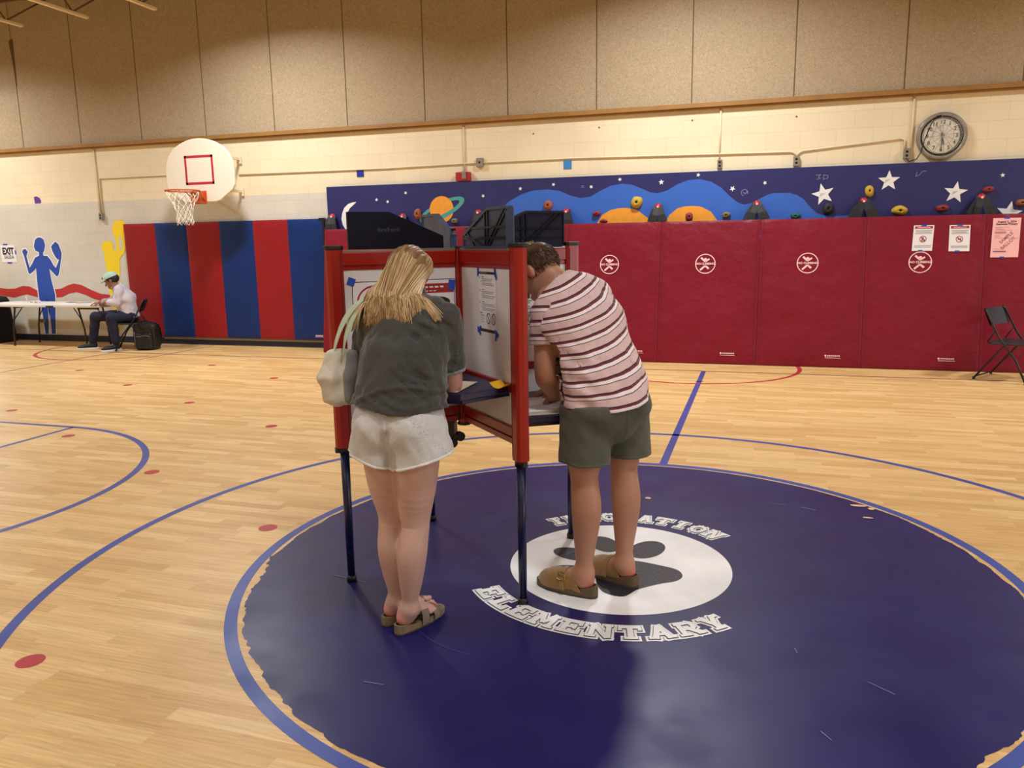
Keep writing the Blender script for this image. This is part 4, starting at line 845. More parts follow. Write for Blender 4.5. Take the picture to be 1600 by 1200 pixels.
# ================================================================== folding chairs
def folding_chair(loc, rot, label, cat='chair'):
    t = thing('folding_chair', label, cat, loc, None)
    X = Matrix.Translation(Vector(loc)) @ Matrix.Rotation(rot, 4, 'Z')   # local: +y is the way the sitter faces
    p = lambda x, y, z: tuple(X @ V(x*1.25, y, z*.93))
    for s_ in (-1, 1):
        b = MB(); b.tube([p(s_*.215,.235,.012),p(s_*.215,.12,.27),p(s_*.215,-.06,.52),p(s_*.205,-.20,.80),p(s_*.19,-.22,.835)], .0115, 8); b.build('side_frame', M['chair'], t)
        b = MB(); b.tube([p(s_*.19,-.28,.012),p(s_*.195,-.02,.40),p(s_*.20,.03,.455)], .0105, 8); b.build('leg', M['chair'], t)
        b = MB(); b.tube([p(s_*.208,-.10,.59),p(s_*.2,-.17,.45)], .008, 6); b.build('hinge_bar', M['chair'], t)
        for y in (.235,-.28):
            b = MB(); b.cyl(p(s_*(.215 if y > 0 else .19),y,.0), p(s_*(.215 if y > 0 else .19),y,.03), .0145, 10); b.build('foot_cap', M['black'], t)
    for q_ in (((-.19,-.265,.035),(.19,-.265,.035)),((-.21,.20,.09),(.21,.20,.09))):
        b = MB(); b.tube([p(*q_[0]),p(*q_[1])], .007, 6); b.build('cross_bar', M['chair'], t)
    b = MB(); n = 10
    pts = []
    prof = [(-.19,-.17),(-.2,0),(-.2,.17),(-.17,.215),(0,.225),(.17,.215),(.2,.17),(.2,0),(.19,-.17),(.1,-.19),(-.1,-.19)]
    b.prism(prof[::-1], .425, .45, lambda x, y, z: X @ V(x*1.25, y, (z+.03*(y+.1))*.93)); b.build('seat', M['chairp'], t, .008)
    b = MB()
    for j in range(5):
        for i in range(n):
            def q(i, j, d): 
                u = -1+2*i/n; v = j/5; return p(u*.2, -.155-.075*v-.03*(1-u*u)+d, .64+.19*v)
            b.face([q(i,j,.012), q(i+1,j,.012), q(i+1,j+1,.012), q(i,j+1,.012)][::-1], 0, True); b.face([q(i,j,-.004), q(i+1,j,-.004), q(i+1,j+1,-.004), q(i,j+1,-.004)], 0, True)
    for i in range(n):
        for j, (v0) in ((0,0),(5,1)):
            u0, u1 = -1+2*i/n, -1+2*(i+1)/n; g = lambda u, d: p(u*.2, -.155-.075*v0-.03*(1-u*u)+d, .64+.19*v0); b.face([g(u0,-.004), g(u1,-.004), g(u1,.012), g(u0,.012)])
    b.build('backrest', M['chairp'], t); return t
folding_chair((2.65, 9.70, 0), math.radians(-123.5), 'empty black folding chair in front of the red mats at the right edge')
folding_chair((-9.44, 10.02, 0), math.radians(127), 'black folding chair under the seated person in the pale cap')
# ================================================================== folding table and what lies on it
TZ = .695
t = thing('folding_table', 'long white plastic folding table by the painted blue figure', 'table', (-11.1,10.2,0))
b = MB(); xa, xb, ya, yb = -12.35, -9.9, 9.83, 10.5
tp = [(xa+.03,ya),(xb-.03,ya),(xb,ya+.03),(xb,yb-.03),(xb-.03,yb),(xa+.03,yb),(xa,yb-.03),(xa,ya+.03)]
b.prism(tp, TZ-.042, TZ); b.build('table_top', M['ttop'], t, .008)
for lx, dirx in ((-11.78,1),(-10.3,-1)):
    for ly in (9.92,10.40):
        b = MB(); b.tube([(lx+.08*dirx,ly,TZ-.05),(lx,ly,.3),(lx-.02*dirx,ly,.015)], .0135, 8); b.tube([(lx+.02*dirx,ly,.42),(lx+.20*dirx,ly+(.03 if ly < 10.1 else -.03),TZ-.06)], .008, 6); lg = b.build('leg', M['steel'], t)
        b = MB(); b.cyl((lx-.02*dirx,ly,0),(lx-.02*dirx,ly,.03),.017,10); b.build('foot_cap', M['black'], lg)
    b = MB(); b.tube([(lx+.07*dirx,9.90,TZ-.06),(lx+.07*dirx,10.42,TZ-.06)], .012, 6); b.build('leg_rail', M['steel'], t)
for x in (-12.05,-10.85):
    b = MB(); b.box((x-.09,ya-.004,TZ-.045),(x+.06,ya+.02,TZ-.018)); b.build('edge_clip', M['black'], t)
b = MB(); b.box((xb-.38,ya+.02,TZ-.07),(xb-.02,ya+.05,TZ-.043)); b.build('under_rail', M['steel'], t)
def flat(x, y, w_, l_, r, m, lab, cat, name='sheet_of_paper', th=.003, z=TZ+.0005, grp=None):
    c, s = math.cos(r), math.sin(r); P_ = [(x+a*c-b_*s, y+a*s+b_*c) for a, b_ in ((-w_,-l_),(w_,-l_),(w_,l_),(-w_,l_))]
    return paper(name, P_, z, m, lab, cat, th)
flat(-10.72,10.02,.14,.11,.2,'paper','white paper lying open at the right half of the white table','paper'); flat(-10.42,10.1,.15,.10,-.1,'paper','white paper on the table just left of the seated person','paper', z=TZ+.001)
flat(-10.55,10.22,.10,.07,.4,'inkg','grey leaflet behind the white papers on the table','leaflet', z=TZ+.006); flat(-10.9,10.3,.08,.05,.1,'ink','dark flat folder at the far side of the white table','folder', z=TZ+.001)
flat(-12.1,10.1,.10,.07,.1,'paper','white paper near the left end of the white table','paper', z=TZ+.001)
for q, (x, y) in enumerate(((-11.46,10.05),(-11.38,10.10),(-11.33,10.02))):
    b = MB(); b.box((x-.035,y-.012,TZ+.001),(x+.03,y+.012,TZ+.045)); b.box((x-.03,y-.0135,TZ+.012),(x-.005,y-.012,TZ+.032),1); b.box((x+.002,y-.0135,TZ+.016),(x+.022,y-.012,TZ+.028),2)
    tag(b.build('label_box', [M['paper'],M['inkg'],M['inkr']], bevel=.003), ('small white printed box on the table, leftmost of the three','small white printed box on the table, the back one of the three','small white printed box on the table, rightmost of the three')[q], 'small box', 'printed boxes on the table')
b = MB(); b.tube([(-11.62,10.1,TZ+.002),(-11.635,10.1,TZ+.09),(-11.645,10.1,TZ+.11)], .006, 8); tag(b.build('pen_stand', M['paper']), 'thin white pen standing up on the table before the blue figure', 'pen')
# black cloth covered cart at the left edge
def cloth_cart():
    b = MB(); n = 36; prof = [(.0,.80),(.6,.80),(.93,.775),(1,.72),(1.03,.5),(1.06,.25),(1.1,.01)]
    for k, (r, z) in enumerate(prof):
        for j in range(n):
            a = 2*PI*j/n; ca, sa = math.cos(a), math.sin(a); sq = 1/max(abs(ca), abs(sa))**.75; fold = 1+(.05*math.sin(a*9)+.03*math.sin(a*17))*max(0,(k-2))/4
            b.v.append((-12.66+.30*r*ca*sq*fold, 10.2+.25*r*sa*sq*fold, z))
    for k in range(len(prof)-1):
        for j in range(n): b.f.append((k*n+j, k*n+(j+1) % n, (k+1)*n+(j+1) % n, (k+1)*n+j)); b.m.append(0); b.sm.append(True)
    tag(b.build('draped_cart', M['cloth']), 'cart hidden under a black cloth at the left edge behind the table', 'covered cart')
cloth_cart()
# ================================================================== signed-distance modelling (people, clothes, soft goods)
A3 = lambda *a: np.array(a, float)
def nrm(v): v = np.asarray(v, float); return v/np.linalg.norm(v)
class Cone:      # tapered capsule
    def __init__(s, a, b, ra, rb): s.a, s.b, s.ra, s.rb = A3(*a), A3(*b), ra, rb
    def bb(s): r = max(s.ra, s.rb); return np.minimum(s.a, s.b)-r, np.maximum(s.a, s.b)+r
    def d(s, P):
        ab = s.b-s.a; L2 = ab@ab; t = np.clip(((P-s.a)@ab)/L2, 0, 1); q = P-s.a-t[..., None]*ab
        return np.sqrt((q*q).sum(-1))-(s.ra+(s.rb-s.ra)*t)
class Chain:     # smooth limb through several joints, radius interpolated along it
    def __init__(s, pts, rad, n=5):
        P = [A3(*p) for p in pts]; N = len(P); Q = []; R = []
        for i in range(N-1):
            p0, p1, p2, p3 = P[max(i-1,0)], P[i], P[i+1], P[min(i+2,N-1)]; r0, r1, r2, r3 = rad[max(i-1,0)], rad[i], rad[i+1], rad[min(i+2,N-1)]
            for k in range(n):
                t = k/n; f = lambda a, b, c, d: .5*((2*b)+(c-a)*t+(2*a-5*b+4*c-d)*t*t+(3*b-a-3*c+d)*t**3); Q.append(f(p0,p1,p2,p3)); R.append(f(r0,r1,r2,r3))
        s.P = np.array(Q+[P[-1]]); s.R = R+[rad[-1]]
    def bb(s): r = max(s.R); return s.P.min(0)-r, s.P.max(0)+r
    def d(s, X):
        o = None
        for i in range(len(s.P)-1):
            a, ab = s.P[i], s.P[i+1]-s.P[i]; t = np.clip(((X-a)@ab)/(ab@ab), 0, 1); q = X-a-t[..., None]*ab; v = np.sqrt((q*q).sum(-1))-(s.R[i]+(s.R[i+1]-s.R[i])*t); o = v if o is None else np.minimum(o, v)
        return o
class Ell:
    def __init__(s, c, r, R=None): s.c, s.r, s.R = A3(*c), A3(*r), (np.eye(3) if R is None else np.asarray(R, float))
    def bb(s): m = s.r.max(); return s.c-m, s.c+m
    def d(s, P):
        q = (P-s.c)@s.R; k0 = np.sqrt(((q/s.r)**2).sum(-1)); k1 = np.sqrt(((q/s.r**2)**2).sum(-1))+1e-9; return k0*(k0-1)/k1
class ESeg:      # elliptic tapered segment: half-width w along s, half-depth d across
    def __init__(s, a, b, side, wd0, wd1, cap=.6):
        s.a, s.b = A3(*a), A3(*b); s.ax = nrm(s.b-s.a); s.L = np.linalg.norm(s.b-s.a); sd = A3(*side); s.s = nrm(sd-s.ax*(sd@s.ax)); s.n = np.cross(s.ax, s.s); s.wd0, s.wd1, s.cap = wd0, wd1, cap
    def bb(s): m = max(*s.wd0, *s.wd1); return np.minimum(s.a, s.b)-m, np.maximum(s.a, s.b)+m
    def d(s, P):
        v = P-s.a; h = v@s.ax; t = np.clip(h/s.L, 0, 1); w = s.wd0[0]+(s.wd1[0]-s.wd0[0])*t; e = s.wd0[1]+(s.wd1[1]-s.wd0[1])*t; o = h-t*s.L; c = np.minimum(w, e)*s.cap+.01
        x, y = v@s.s, v@s.n; k0 = np.sqrt((x/w)**2+(y/e)**2+(o/c)**2)+1e-9; k1 = np.sqrt((x/w**2)**2+(y/e**2)**2+(o/c**2)**2)+1e-9; return k0*(k0-1)/k1
class Box3:
    def __init__(s, c, h, R=None, r=.01): s.c, s.h, s.R, s.r = A3(*c), A3(*h), (np.eye(3) if R is None else np.asarray(R, float)), r
    def bb(s): m = np.linalg.norm(s.h); return s.c-m, s.c+m
    def d(s, P):
        q = np.abs((P-s.c)@s.R)-s.h+s.r; return np.sqrt((np.maximum(q, 0)**2).sum(-1))+np.minimum(q.max(-1), 0)-s.r
class Field:
    def __init__(s, lo, hi, h):
        s.h = h; s.lo = np.array(lo, float); s.n = np.ceil((np.array(hi)-s.lo)/h).astype(int)+1; s.F = np.full(s.n, 1.0, np.float32)
        s.ax = [s.lo[i]+h*np.arange(s.n[i]) for i in range(3)]
    def _sub(s, p, pad):
        a, b = p.bb(); i0 = np.clip(np.floor((a-pad-s.lo)/s.h).astype(int), 0, s.n); i1 = np.clip(np.ceil((b+pad-s.lo)/s.h).astype(int)+1, 0, s.n)
        sl = tuple(slice(i0[i], i1[i]) for i in range(3))
        if any(i1 <= i0): return None, None
        P = np.stack(np.meshgrid(*[s.ax[i][sl[i]] for i in range(3)], indexing='ij'), -1); return sl, P
    def add(s, p, k=.02, grow=0.0):
        sl, P = s._sub(p, k+4*s.h+abs(grow))
        if sl is None: return s
        d = (p.d(P)-grow).astype(np.float32); F = s.F[sl]
        if k > 0: hh = np.maximum(k-np.abs(F-d), 0)/k; s.F[sl] = np.minimum(F, d)-hh*hh*k*.25
        else: s.F[sl] = np.minimum(F, d)
        return s
    def sub(s, p, k=.01, grow=0.0):
        sl, P = s._sub(p, k+4*s.h+abs(grow))
        if sl is None: return s
        d = -(p.d(P)-grow).astype(np.float32); F = s.F[sl]
        if k > 0: hh = np.maximum(k-np.abs(F-d), 0)/k; s.F[sl] = np.maximum(F, d)+hh*hh*k*.25
        else: s.F[sl] = np.maximum(F, d)
        return s
    def grid(s): return np.stack(np.meshgrid(*s.ax, indexing='ij'), -1)
    def cut(s, pt, n, fn=None):      # keep the side opposite to n
        G = s.grid(); s.F = np.maximum(s.F, ((G-A3(*pt))@nrm(n)).astype(np.float32)); return s
    def cutf(s, fn): s.F = np.maximum(s.F, fn(s.grid()).astype(np.float32)); return s
    def shell(s, t): s.F = np.maximum(s.F, -(s.F+t)); return s
    def disp(s, fn, band=.05):
        m = np.abs(s.F) < band; idx = np.nonzero(m); P = np.stack([s.ax[i][idx[i]] for i in range(3)], -1); s.F[m] += fn(P).astype(np.float32); return s
    def mesh(s, name, m, parent=None, attr=None, smooth=1):
        F = s.F.copy(); F[0] = 1; F[-1] = 1; F[:, 0] = 1; F[:, -1] = 1; F[:, :, 0] = 1; F[:, :, -1] = 1
        n = np.array(F.shape)-1; ins = F < 0
        cells = np.zeros(n, np.int32)-1
        acc = np.zeros((*n, 3), np.float32); cnt = np.zeros(n, np.float32)
        quads = []
        for ax in range(3):
            o1, o2 = (ax+1) % 3, (ax+2) % 3
            a = [slice(None)]*3; b = [slice(None)]*3; a[ax] = slice(0, -1); b[ax] = slice(1, None)
            fa, fb = F[tuple(a)], F[tuple(b)]; cr = (fa < 0) != (fb < 0)
            I = np.argwhere(cr); t = fa[cr]/(fa[cr]-fb[cr]); pos = I.astype(np.float32); pos[:, ax] += t
            keep = (I[:, o1] > 0) & (I[:, o1] < n[o1]) & (I[:, o2] > 0) & (I[:, o2] < n[o2]); I = I[keep]; pos = pos[keep]; sg = (fa[cr] < 0)[keep]
            Q = []
            for d1, d2 in ((0,0),(1,0),(1,1),(0,1)):
                J = I.copy(); J[:, o1] -= d1; J[:, o2] -= d2; np.add.at(acc, tuple(J.T), pos); np.add.at(cnt, tuple(J.T), 1); Q.append(J)
            quads.append((Q, sg))
        act = cnt > 0; idx = np.argwhere(act); cells[act] = np.arange(len(idx)); V_ = acc[act]/cnt[act][:, None]
        fs = []
        for Q, sg in quads:
            q = np.stack([cells[tuple(J.T)] for J in Q], 1); q[~sg] = q[~sg][:, ::-1]; fs.append(q)
        fs = np.concatenate(fs)
        for _ in range(smooth):     # light Laplacian pass
            S_ = np.zeros_like(V_); C_ = np.zeros(len(V_), np.float32)
            for k in range(4):
                np.add.at(S_, fs[:, k], V_[fs[:, (k+1) % 4]]); np.add.at(C_, fs[:, k], 1); np.add.at(S_, fs[:, k], V_[fs[:, k-1]]); np.add.at(C_, fs[:, k], 1)
            V_ = .5*V_+.5*S_/C_[:, None]
        V_ = s.lo+V_*s.h
        me = bpy.data.meshes.new(name); me.vertices.add(len(V_)); me.vertices.foreach_set('co', V_.astype(np.float32).ravel())
        me.loops.add(len(fs)*4); me.loops.foreach_set('vertex_index', fs.ravel().astype(np.int32)); me.polygons.add(len(fs)); me.polygons.foreach_set('loop_start', np.arange(0, len(fs)*4, 4, dtype=np.int32))
        try: me.polygons.foreach_set('loop_total', np.full(len(fs), 4, np.int32))
        except Exception: pass
        me.polygons.foreach_set('use_smooth', np.ones(len(fs), bool)); me.update(calc_edges=True); me.validate()
        for k, fn in (attr or {}).items():
            a = me.attributes.new(k, 'FLOAT', 'POINT'); a.data.foreach_set('value', fn(V_).astype(np.float32))
        me.materials.append(m); o = bpy.data.objects.new(name, me); COL.objects.link(o)
        if parent is not None: o.parent = parent; o.matrix_parent_inverse = Matrix.Translation(-Vector(parent.get('_w', (0,0,0))))
        return o
def frame3(f, u):      # columns: right, forward, up
    f = nrm(f); u = nrm(np.asarray(u, float)-f*(np.asarray(u, float)@f)); r = np.cross(f, u); return np.stack([r, f, u], 1)
def head_prims(c, R, sc=1.0, ear=True):
    """c: centre between the ears, R columns right/forward/up"""
    w_ = lambda x, y, z: A3(*c)+R@(A3(x, y, z)*sc); E = lambda p, r: Ell(w_(*p), A3(*r)*sc, R)
    add = [(E((0,-.012,.035),(.074,.094,.082)),.02),(E((0,.02,-.03),(.06,.068,.085)),.03),(E((0,.062,-.085),(.03,.03,.026)),.03),(Cone(w_(0,.088,.012),w_(0,.112,-.03),.008*sc,.0135*sc),.015),
           (E((0,.088,-.058),(.023,.014,.007)),.006),(E((0,.086,-.070),(.020,.014,.007)),.006),(E((0,.083,.03),(.05,.014,.009)),.014),(E((.033,.066,-.02),(.024,.02,.018)),.02),(E((-.033,.066,-.02),(.024,.02,.018)),.02)]
    sub = [(E((.032,.098,.008),(.017,.016,.011)),.01),(E((-.032,.098,.008),(.017,.016,.011)),.01)]
    post = [(E((.031,.077,.008),(.0125,.0125,.0125)),.002),(E((-.031,.077,.008),(.0125,.0125,.0125)),.002)]
    if ear:
        for s_ in (-1, 1):
            post += [(Ell(w_(s_*.077,-.006,-.005), A3(.009,.019,.031)*sc, R),.008),(Ell(w_(s_*.080,-.014,.004), A3(.010,.012,.02)*sc, R),.006)]
            sub.append((Ell(w_(s_*.088,-.002,-.004), A3(.006,.010,.018)*sc, R),.003))
    return add, sub, post
def hand_prims(w_, dir_, back, thumb, curl=.5, sc=1.0, spread=.12):
    """w_: wrist; dir_: along the hand; back: normal of the hand's back; thumb: unit side vector towards the thumb"""
    d = nrm(dir_); b = nrm(A3(*back)-d*(A3(*back)@d)); t = A3(*thumb); t = nrm(t-d*(t@d)-b*(t@b)); w_ = A3(*w_); out = []
    p = lambda x, y, z: w_+(d*x+t*y+b*z)*sc
    out.append((ESeg(p(0,0,0), p(.085,0,0), t, (.026*sc,.017*sc), (.040*sc,.014*sc), .5), .012))
    for y, L, r in ((.030,.070,.0088),(.010,.078,.0092),(-.010,.073,.0088),(-.029,.058,.0078)):
        a = p(.085, y, 0); ang_ = 0.0; dd = nrm(d+t*(y*spread/.03)); 
        for k, f in enumerate((.45,.32,.25)):
            ang_ += curl*(1.0+.12*y/.03)*(.7,1,.7)[k]; v = dd*math.cos(ang_)-b*math.sin(ang_); e = a+v*L*f*sc*1.05; out.append((Cone(a, e, r*sc*(1-.1*k), r*sc*(.92-.12*k)), .004)); a = e
    a = p(.022,.026,-.004); e = a+(d*.030+t*.022-b*.012)*sc; out.append((Cone(a, e, .014*sc, .011*sc), .01)); e2 = e+(d*.030+t*.004-b*.012)*sc; out.append((Cone(e, e2, .0105*sc, .009*sc), .004)); e3 = e2+(d*.022-t*.006-b*.006)*sc; out.append((Cone(e2, e3, .009*sc, .0075*sc), .003))
    return out
def foot_prims(h, d, side, sc=1.0, z0=.03, toes=True):
    """h: heel point on the floor, d: forward, side: toward the big toe"""
    h = A3(*h); d = nrm(A3(*d)); s_ = nrm(A3(*side)); u = A3(0,0,1); p = lambda x, y, z: h+(d*x+s_*y)*sc+u*(z0+z*sc)
    out = [(Ell(p(.032,0,.026), A3(.036,.029,.030)*sc, np.stack([d,s_,u],1)), .02), (ESeg(p(.05,0,.06), p(.165,.006,.022), s_, (.030*sc,.038*sc), (.043*sc,.020*sc), .5), .03), (Ell(p(.165,.0,.015), A3(.04,.045,.016)*sc, np.stack([d,s_,u],1)), .02)]
    if toes:
        for y, x1, r in ((.030,.248,.0125),(.009,.243,.0088),(-.008,.234,.0082),(-.023,.222,.0078),(-.036,.208,.0078)): out.append((Cone(p(.185,y*.95,.012), p(x1-.01,y,.009), r*1.05*sc, r*sc), .006))
    return out
def noise3(P, sc, seed=0):      # cheap smooth pseudo-noise
    x, y, z = P[..., 0]*sc, P[..., 1]*sc, P[..., 2]*sc; s_ = seed*1.7
    return (np.sin(x*1.3+1.7*np.sin(y*1.1+s_)+s_)*np.sin(y*1.7+1.3*np.sin(z*1.2+s_*2))+np.sin(z*1.5+1.1*np.sin(x*1.9+s_)+2*s_)*.7)/1.7
def eye(par, c, R, sc=1.0, iris=(.05,.03,.02)):
    for s_ in (-1, 1):
        p = A3(*c)+R@(A3(s_*.031,.0815,.0065)*sc); b = MB(); b.lathe([(.009*sc*math.sin(a), .009*sc*math.cos(a)) for a in [PI*k/8 for k in range(9)]], tuple(p), tuple(R[:, 1]), 12); o = b.build('eyeball', M['rubber'], par)
        q = p+R[:, 1]*.0092*sc-R[:, 2]*.0015; b = MB(); b.lathe([(0,.0006),(.0042*sc,0)], tuple(q), tuple(R[:, 1]), 12); b.build('iris', M['black'], o)
# ---------------------------------------------------------------- skin and cloth materials
def skin(name, base, red, pts):
    m = mat(name, base, .5, sss=.12, noise=(9,.06), bump=(260,.12,.0006)); t = NT(m); src = t.b.inputs['Base Color'].links[0].from_socket
    at = t.n('ShaderNodeAttribute', attribute_name='flush'); t.l(t.mix(at.outputs['Fac'], src, red), t.b.inputs['Base Color']); return m
def flush_at(pts):
    def f(P):
        o = np.zeros(len(P))
        for c, r in pts: o = np.maximum(o, np.clip(1.15-np.sqrt(((P-A3(*c))**2).sum(-1))/r, 0, 1))
        return o
    return f
def cloth_mat(name, col, rough=.9, weave=900, noise=(12,.08), sheen=.2):
    m = mat(name, col, rough, noise=noise, sheen=sheen); t = NT(m); tc = t.n('ShaderNodeTexCoord'); n = t.n('ShaderNodeTexNoise'); n.inputs['Scale'].default_value = weave; n.inputs['Detail'].default_value = 1
    n2 = t.n('ShaderNodeTexNoise'); n2.inputs['Scale'].default_value = 26; n2.inputs['Detail'].default_value = 3; n2.inputs['Distortion'].default_value = 1
    t.l(tc.outputs['Object'], n.inputs['Vector']); t.l(tc.outputs['Object'], n2.inputs['Vector']); b = t.n('ShaderNodeBump'); b.inputs['Strength'].default_value = .5; b.inputs['Distance'].default_value = .004
    t.l(t.math('MULTIPLY_ADD', n.outputs['Fac'], .12, n2.outputs['Fac']), b.inputs['Height']); t.l(b.outputs[0], t.b.inputs['Normal']); return m
# ================================================================== woman writing at the near station
HP = np.array
wm = thing('person', 'person with long blonde hair, charcoal t-shirt and pale grey shorts writing at the booth', 'person', (-1.34,2.73,0))
SK1 = skin('skin_fair', lin(200,162,148), lin(214,128,116), None)
Lft = dict(hip=A3(-1.418,2.765,.80), knee=A3(-1.398,2.768,.455), ank=A3(-1.398,2.78,.10)); Rgt = dict(hip=A3(-1.262,2.745,.80), knee=A3(-1.282,2.738,.455), ank=A3(-1.316,2.727,.10))
fd = nrm(A3(.34,.94,0)); fs_ = nrm(A3(.94,-.34,0))
hR = A3(-1.348,2.690,0); hL = A3(-1.432,2.745,0)
ELB_R, WR_R = A3(-1.196,2.968,1.005), A3(-1.285,3.06,.99); SH_R = A3(-1.195,2.90,1.285); SH_L = A3(-1.49,2.88,1.285); ELB_L = A3(-1.575,2.93,1.05); WR_L = A3(-1.45,3.03,.995)
HC = A3(-1.408,3.045,1.428); HR_ = frame3((-.05,.62,-.75), (.03,.75,.62))
NB = A3(-1.365,2.945,1.325)
def w_torso(g=0):
    X = (1,.05,0)
    return [(ESeg((-1.335,2.765,.80),(-1.335,2.765,.90),X,(.150+g,.108+g),(.158+g,.112+g)),.03),(ESeg((-1.335,2.765,.90),(-1.338,2.79,1.03),X,(.158+g,.112+g),(.128+g,.09+g)),.04),
            (ESeg((-1.338,2.79,1.03),(-1.342,2.87,1.20),X,(.128+g,.09+g),(.152+g,.098+g)),.04),(ESeg((-1.342,2.87,1.20),(-1.342,2.905,1.285),X,(.152+g,.098+g),(.150+g,.075+g)),.04),(Cone(NB,HC-HR_[:,2]*.03,.048+g,.047),.03)]
def leg_prims(L, g=0):
    th, kn, an = L['hip'], L['knee'], L['ank']; q = an-kn
    return [(Chain([th, th+(kn-th)*.5+A3(0,-.002,0), kn+A3(0,.006,.05), kn+A3(0,.002,-.01), kn+q*.32+A3(0,-.012,0), kn+q*.62+A3(0,-.007,0), kn+q*.87+A3(0,-.002,0), an], [.096,.082,.063,.056,.060,.049,.034,.037]), .02)]
def arm_prims(sh, el, wr, g=0, s_=1): return [(Chain([sh, sh+(el-sh)*.5, el, el+(wr-el)*.35, wr], [.050*s_,.047*s_,.043*s_,.046*s_,.028*s_]), .015)]
B = Field((-1.72,2.60,0), (-1.02,3.30,1.62), .0052)
for p, k in w_torso(): B.add(p, k)
for L in (Lft, Rgt):
    for p, k in leg_prims(L): B.add(p, min(k,.02))
B.add(Ell((-1.405,2.70,.86),(.085,.075,.085)),.04); B.add(Ell((-1.268,2.69,.86),(.085,.075,.085)),.04)
B.sub(ESeg((-1.338,2.60,.70),(-1.338,2.60,.93),(1,0,0),(.004,.04),(.004,.03)),.02)
B.sub(Cone((-1.339,2.67,.66),(-1.334,2.68,.38),.006,.006),.012)
for h, sd, an in ((hR,-fs_,Rgt['ank']),(hL,fs_,Lft['ank'])):
    for p, k in foot_prims(h, fd, sd, .96, .034): B.add(p, k)
    B.add(Cone(an, h+fd*.045+A3(0,0,.07), .034, .032), .025)
for p, k in arm_prims(SH_R, ELB_R, WR_R)+arm_prims(SH_L, ELB_L, WR_L): B.add(p, k)
for p, k in hand_prims(WR_R, (-.55,.75,-.15), (.2,.0,1), (-.8,-.5,0), .55, .92)+hand_prims(WR_L, (.45,.85,-.12), (0,0,1), (.8,-.5,0), .2, .92): B.add(p, k)
ad, sb, po = head_prims(HC, HR_, .97)
for p, k in ad: B.add(p, k)
for p, k in sb: B.sub(p, k)
for p, k in po: B.add(p, k)
for sx, kn in ((-1,Lft['knee']),(1,Rgt['knee'])): B.disp(lambda P: .003*np.exp(-((P[:,2]-(kn[2]+.004))/.004)**2)*np.exp(-((P[:,0]-kn[0])/.04)**2)*(P[:,1] < kn[1]-.02), .03)
bw = B.mesh('body', SK1, wm, {'flush': flush_at([(hR+A3(0,0,.055),.045),(hL+A3(0,0,.055),.045),(ELB_R,.05),(A3(*HC)+HR_@A3(.078,-.01,0),.03),(hR+fd*.2+A3(0,0,.04),.05)])})
eye(wm, HC, HR_, .97)
# shorts: pale grey fleece with raw rolled hems
SH1 = cloth_mat('fleece_grey', lin(198,198,198), .95, noise=(130,.07)); SH1b = cloth_mat('fleece_hem', lin(222,222,222), .95)
def shorts_field():
    S_ = Field((-1.62,2.52,.60),(-1.02,3.0,1.02),.0045)
    S_.add(ESeg((-1.335,2.765,.86),(-1.335,2.765,1.0),(1,.05,0),(.178,.132),(.150,.115)),.02)
    S_.add(Ell((-1.405,2.70,.86),(.096,.090,.095)),.04); S_.add(Ell((-1.268,2.69,.86),(.096,.090,.095)),.04)
    S_.add(ESeg((-1.415,2.755,.90),(-1.442,2.75,.62),(1,.05,0),(.108,.118),(.132,.120)),.02); S_.add(ESeg((-1.262,2.745,.90),(-1.222,2.735,.62),(1,.05,0),(.106,.118),(.138,.124)),.02)
    S_.sub(ESeg((-1.334,2.600,.66),(-1.336,2.60,.84),(1,0,0),(.020,.055),(.004,.024)),.05)
    S_.disp(lambda P: .0045*noise3(P*HP([1,1,.45]),26,1)+.0035*noise3(P,48,3)-.004*np.exp(-((P[:,0]+1.336)/.006)**2)*(P[:,1]<2.75), .03)
    return S_
def hem(G): return (.700+.30*np.abs(G[...,0]+1.336)-G[...,2]) 
S_ = shorts_field(); S_.cutf(lambda G: G[...,2]-.975); 
S_.shell(.007); S_.cutf(hem); S_.mesh('shorts', SH1, wm)
S_ = shorts_field(); S_.F = S_.F-.002; S_.shell(.010); S_.cutf(lambda G: np.maximum(hem(G)-.006, -(hem(G)+.007))); S_.mesh('shorts_hem', SH1b, wm)
# t-shirt
TS1 = cloth_mat('washed_charcoal', lin(60,59,57), .95, noise=(7,.12), sheen=.3); TS1b = cloth_mat('washed_cuff', lin(118,122,124), .95, noise=(40,.25))
def shirt_field():
    T_ = Field((-1.72,2.50,.90),(-1.02,3.22,1.44),.0045)
    for p, k in w_torso(.020)[:-1]: T_.add(p, .05)
    T_.add(ESeg((-1.335,2.745,.90),(-1.340,2.80,1.12),(1,.05,0),(.186,.142),(.170,.128)),.05)
    T_.add(ESeg((-1.342,2.85,1.14),(-1.342,2.875,1.27),(1,0,0),(.165,.098),(.155,.080)),.05)
    T_.add(Cone((-1.44,2.90,1.30),(-1.25,2.91,1.305),.055,.055),.04); T_.add(Cone(NB,NB+A3(.0,.03,.03),.066,.062),.03)
    T_.add(Cone(SH_R+A3(.005,-.01,-.005), SH_R+(ELB_R-SH_R)*.92, .062, .068),.018); T_.add(Cone(SH_L, SH_L+(ELB_L-SH_L)*.92, .070, .066),.03)
    return T_
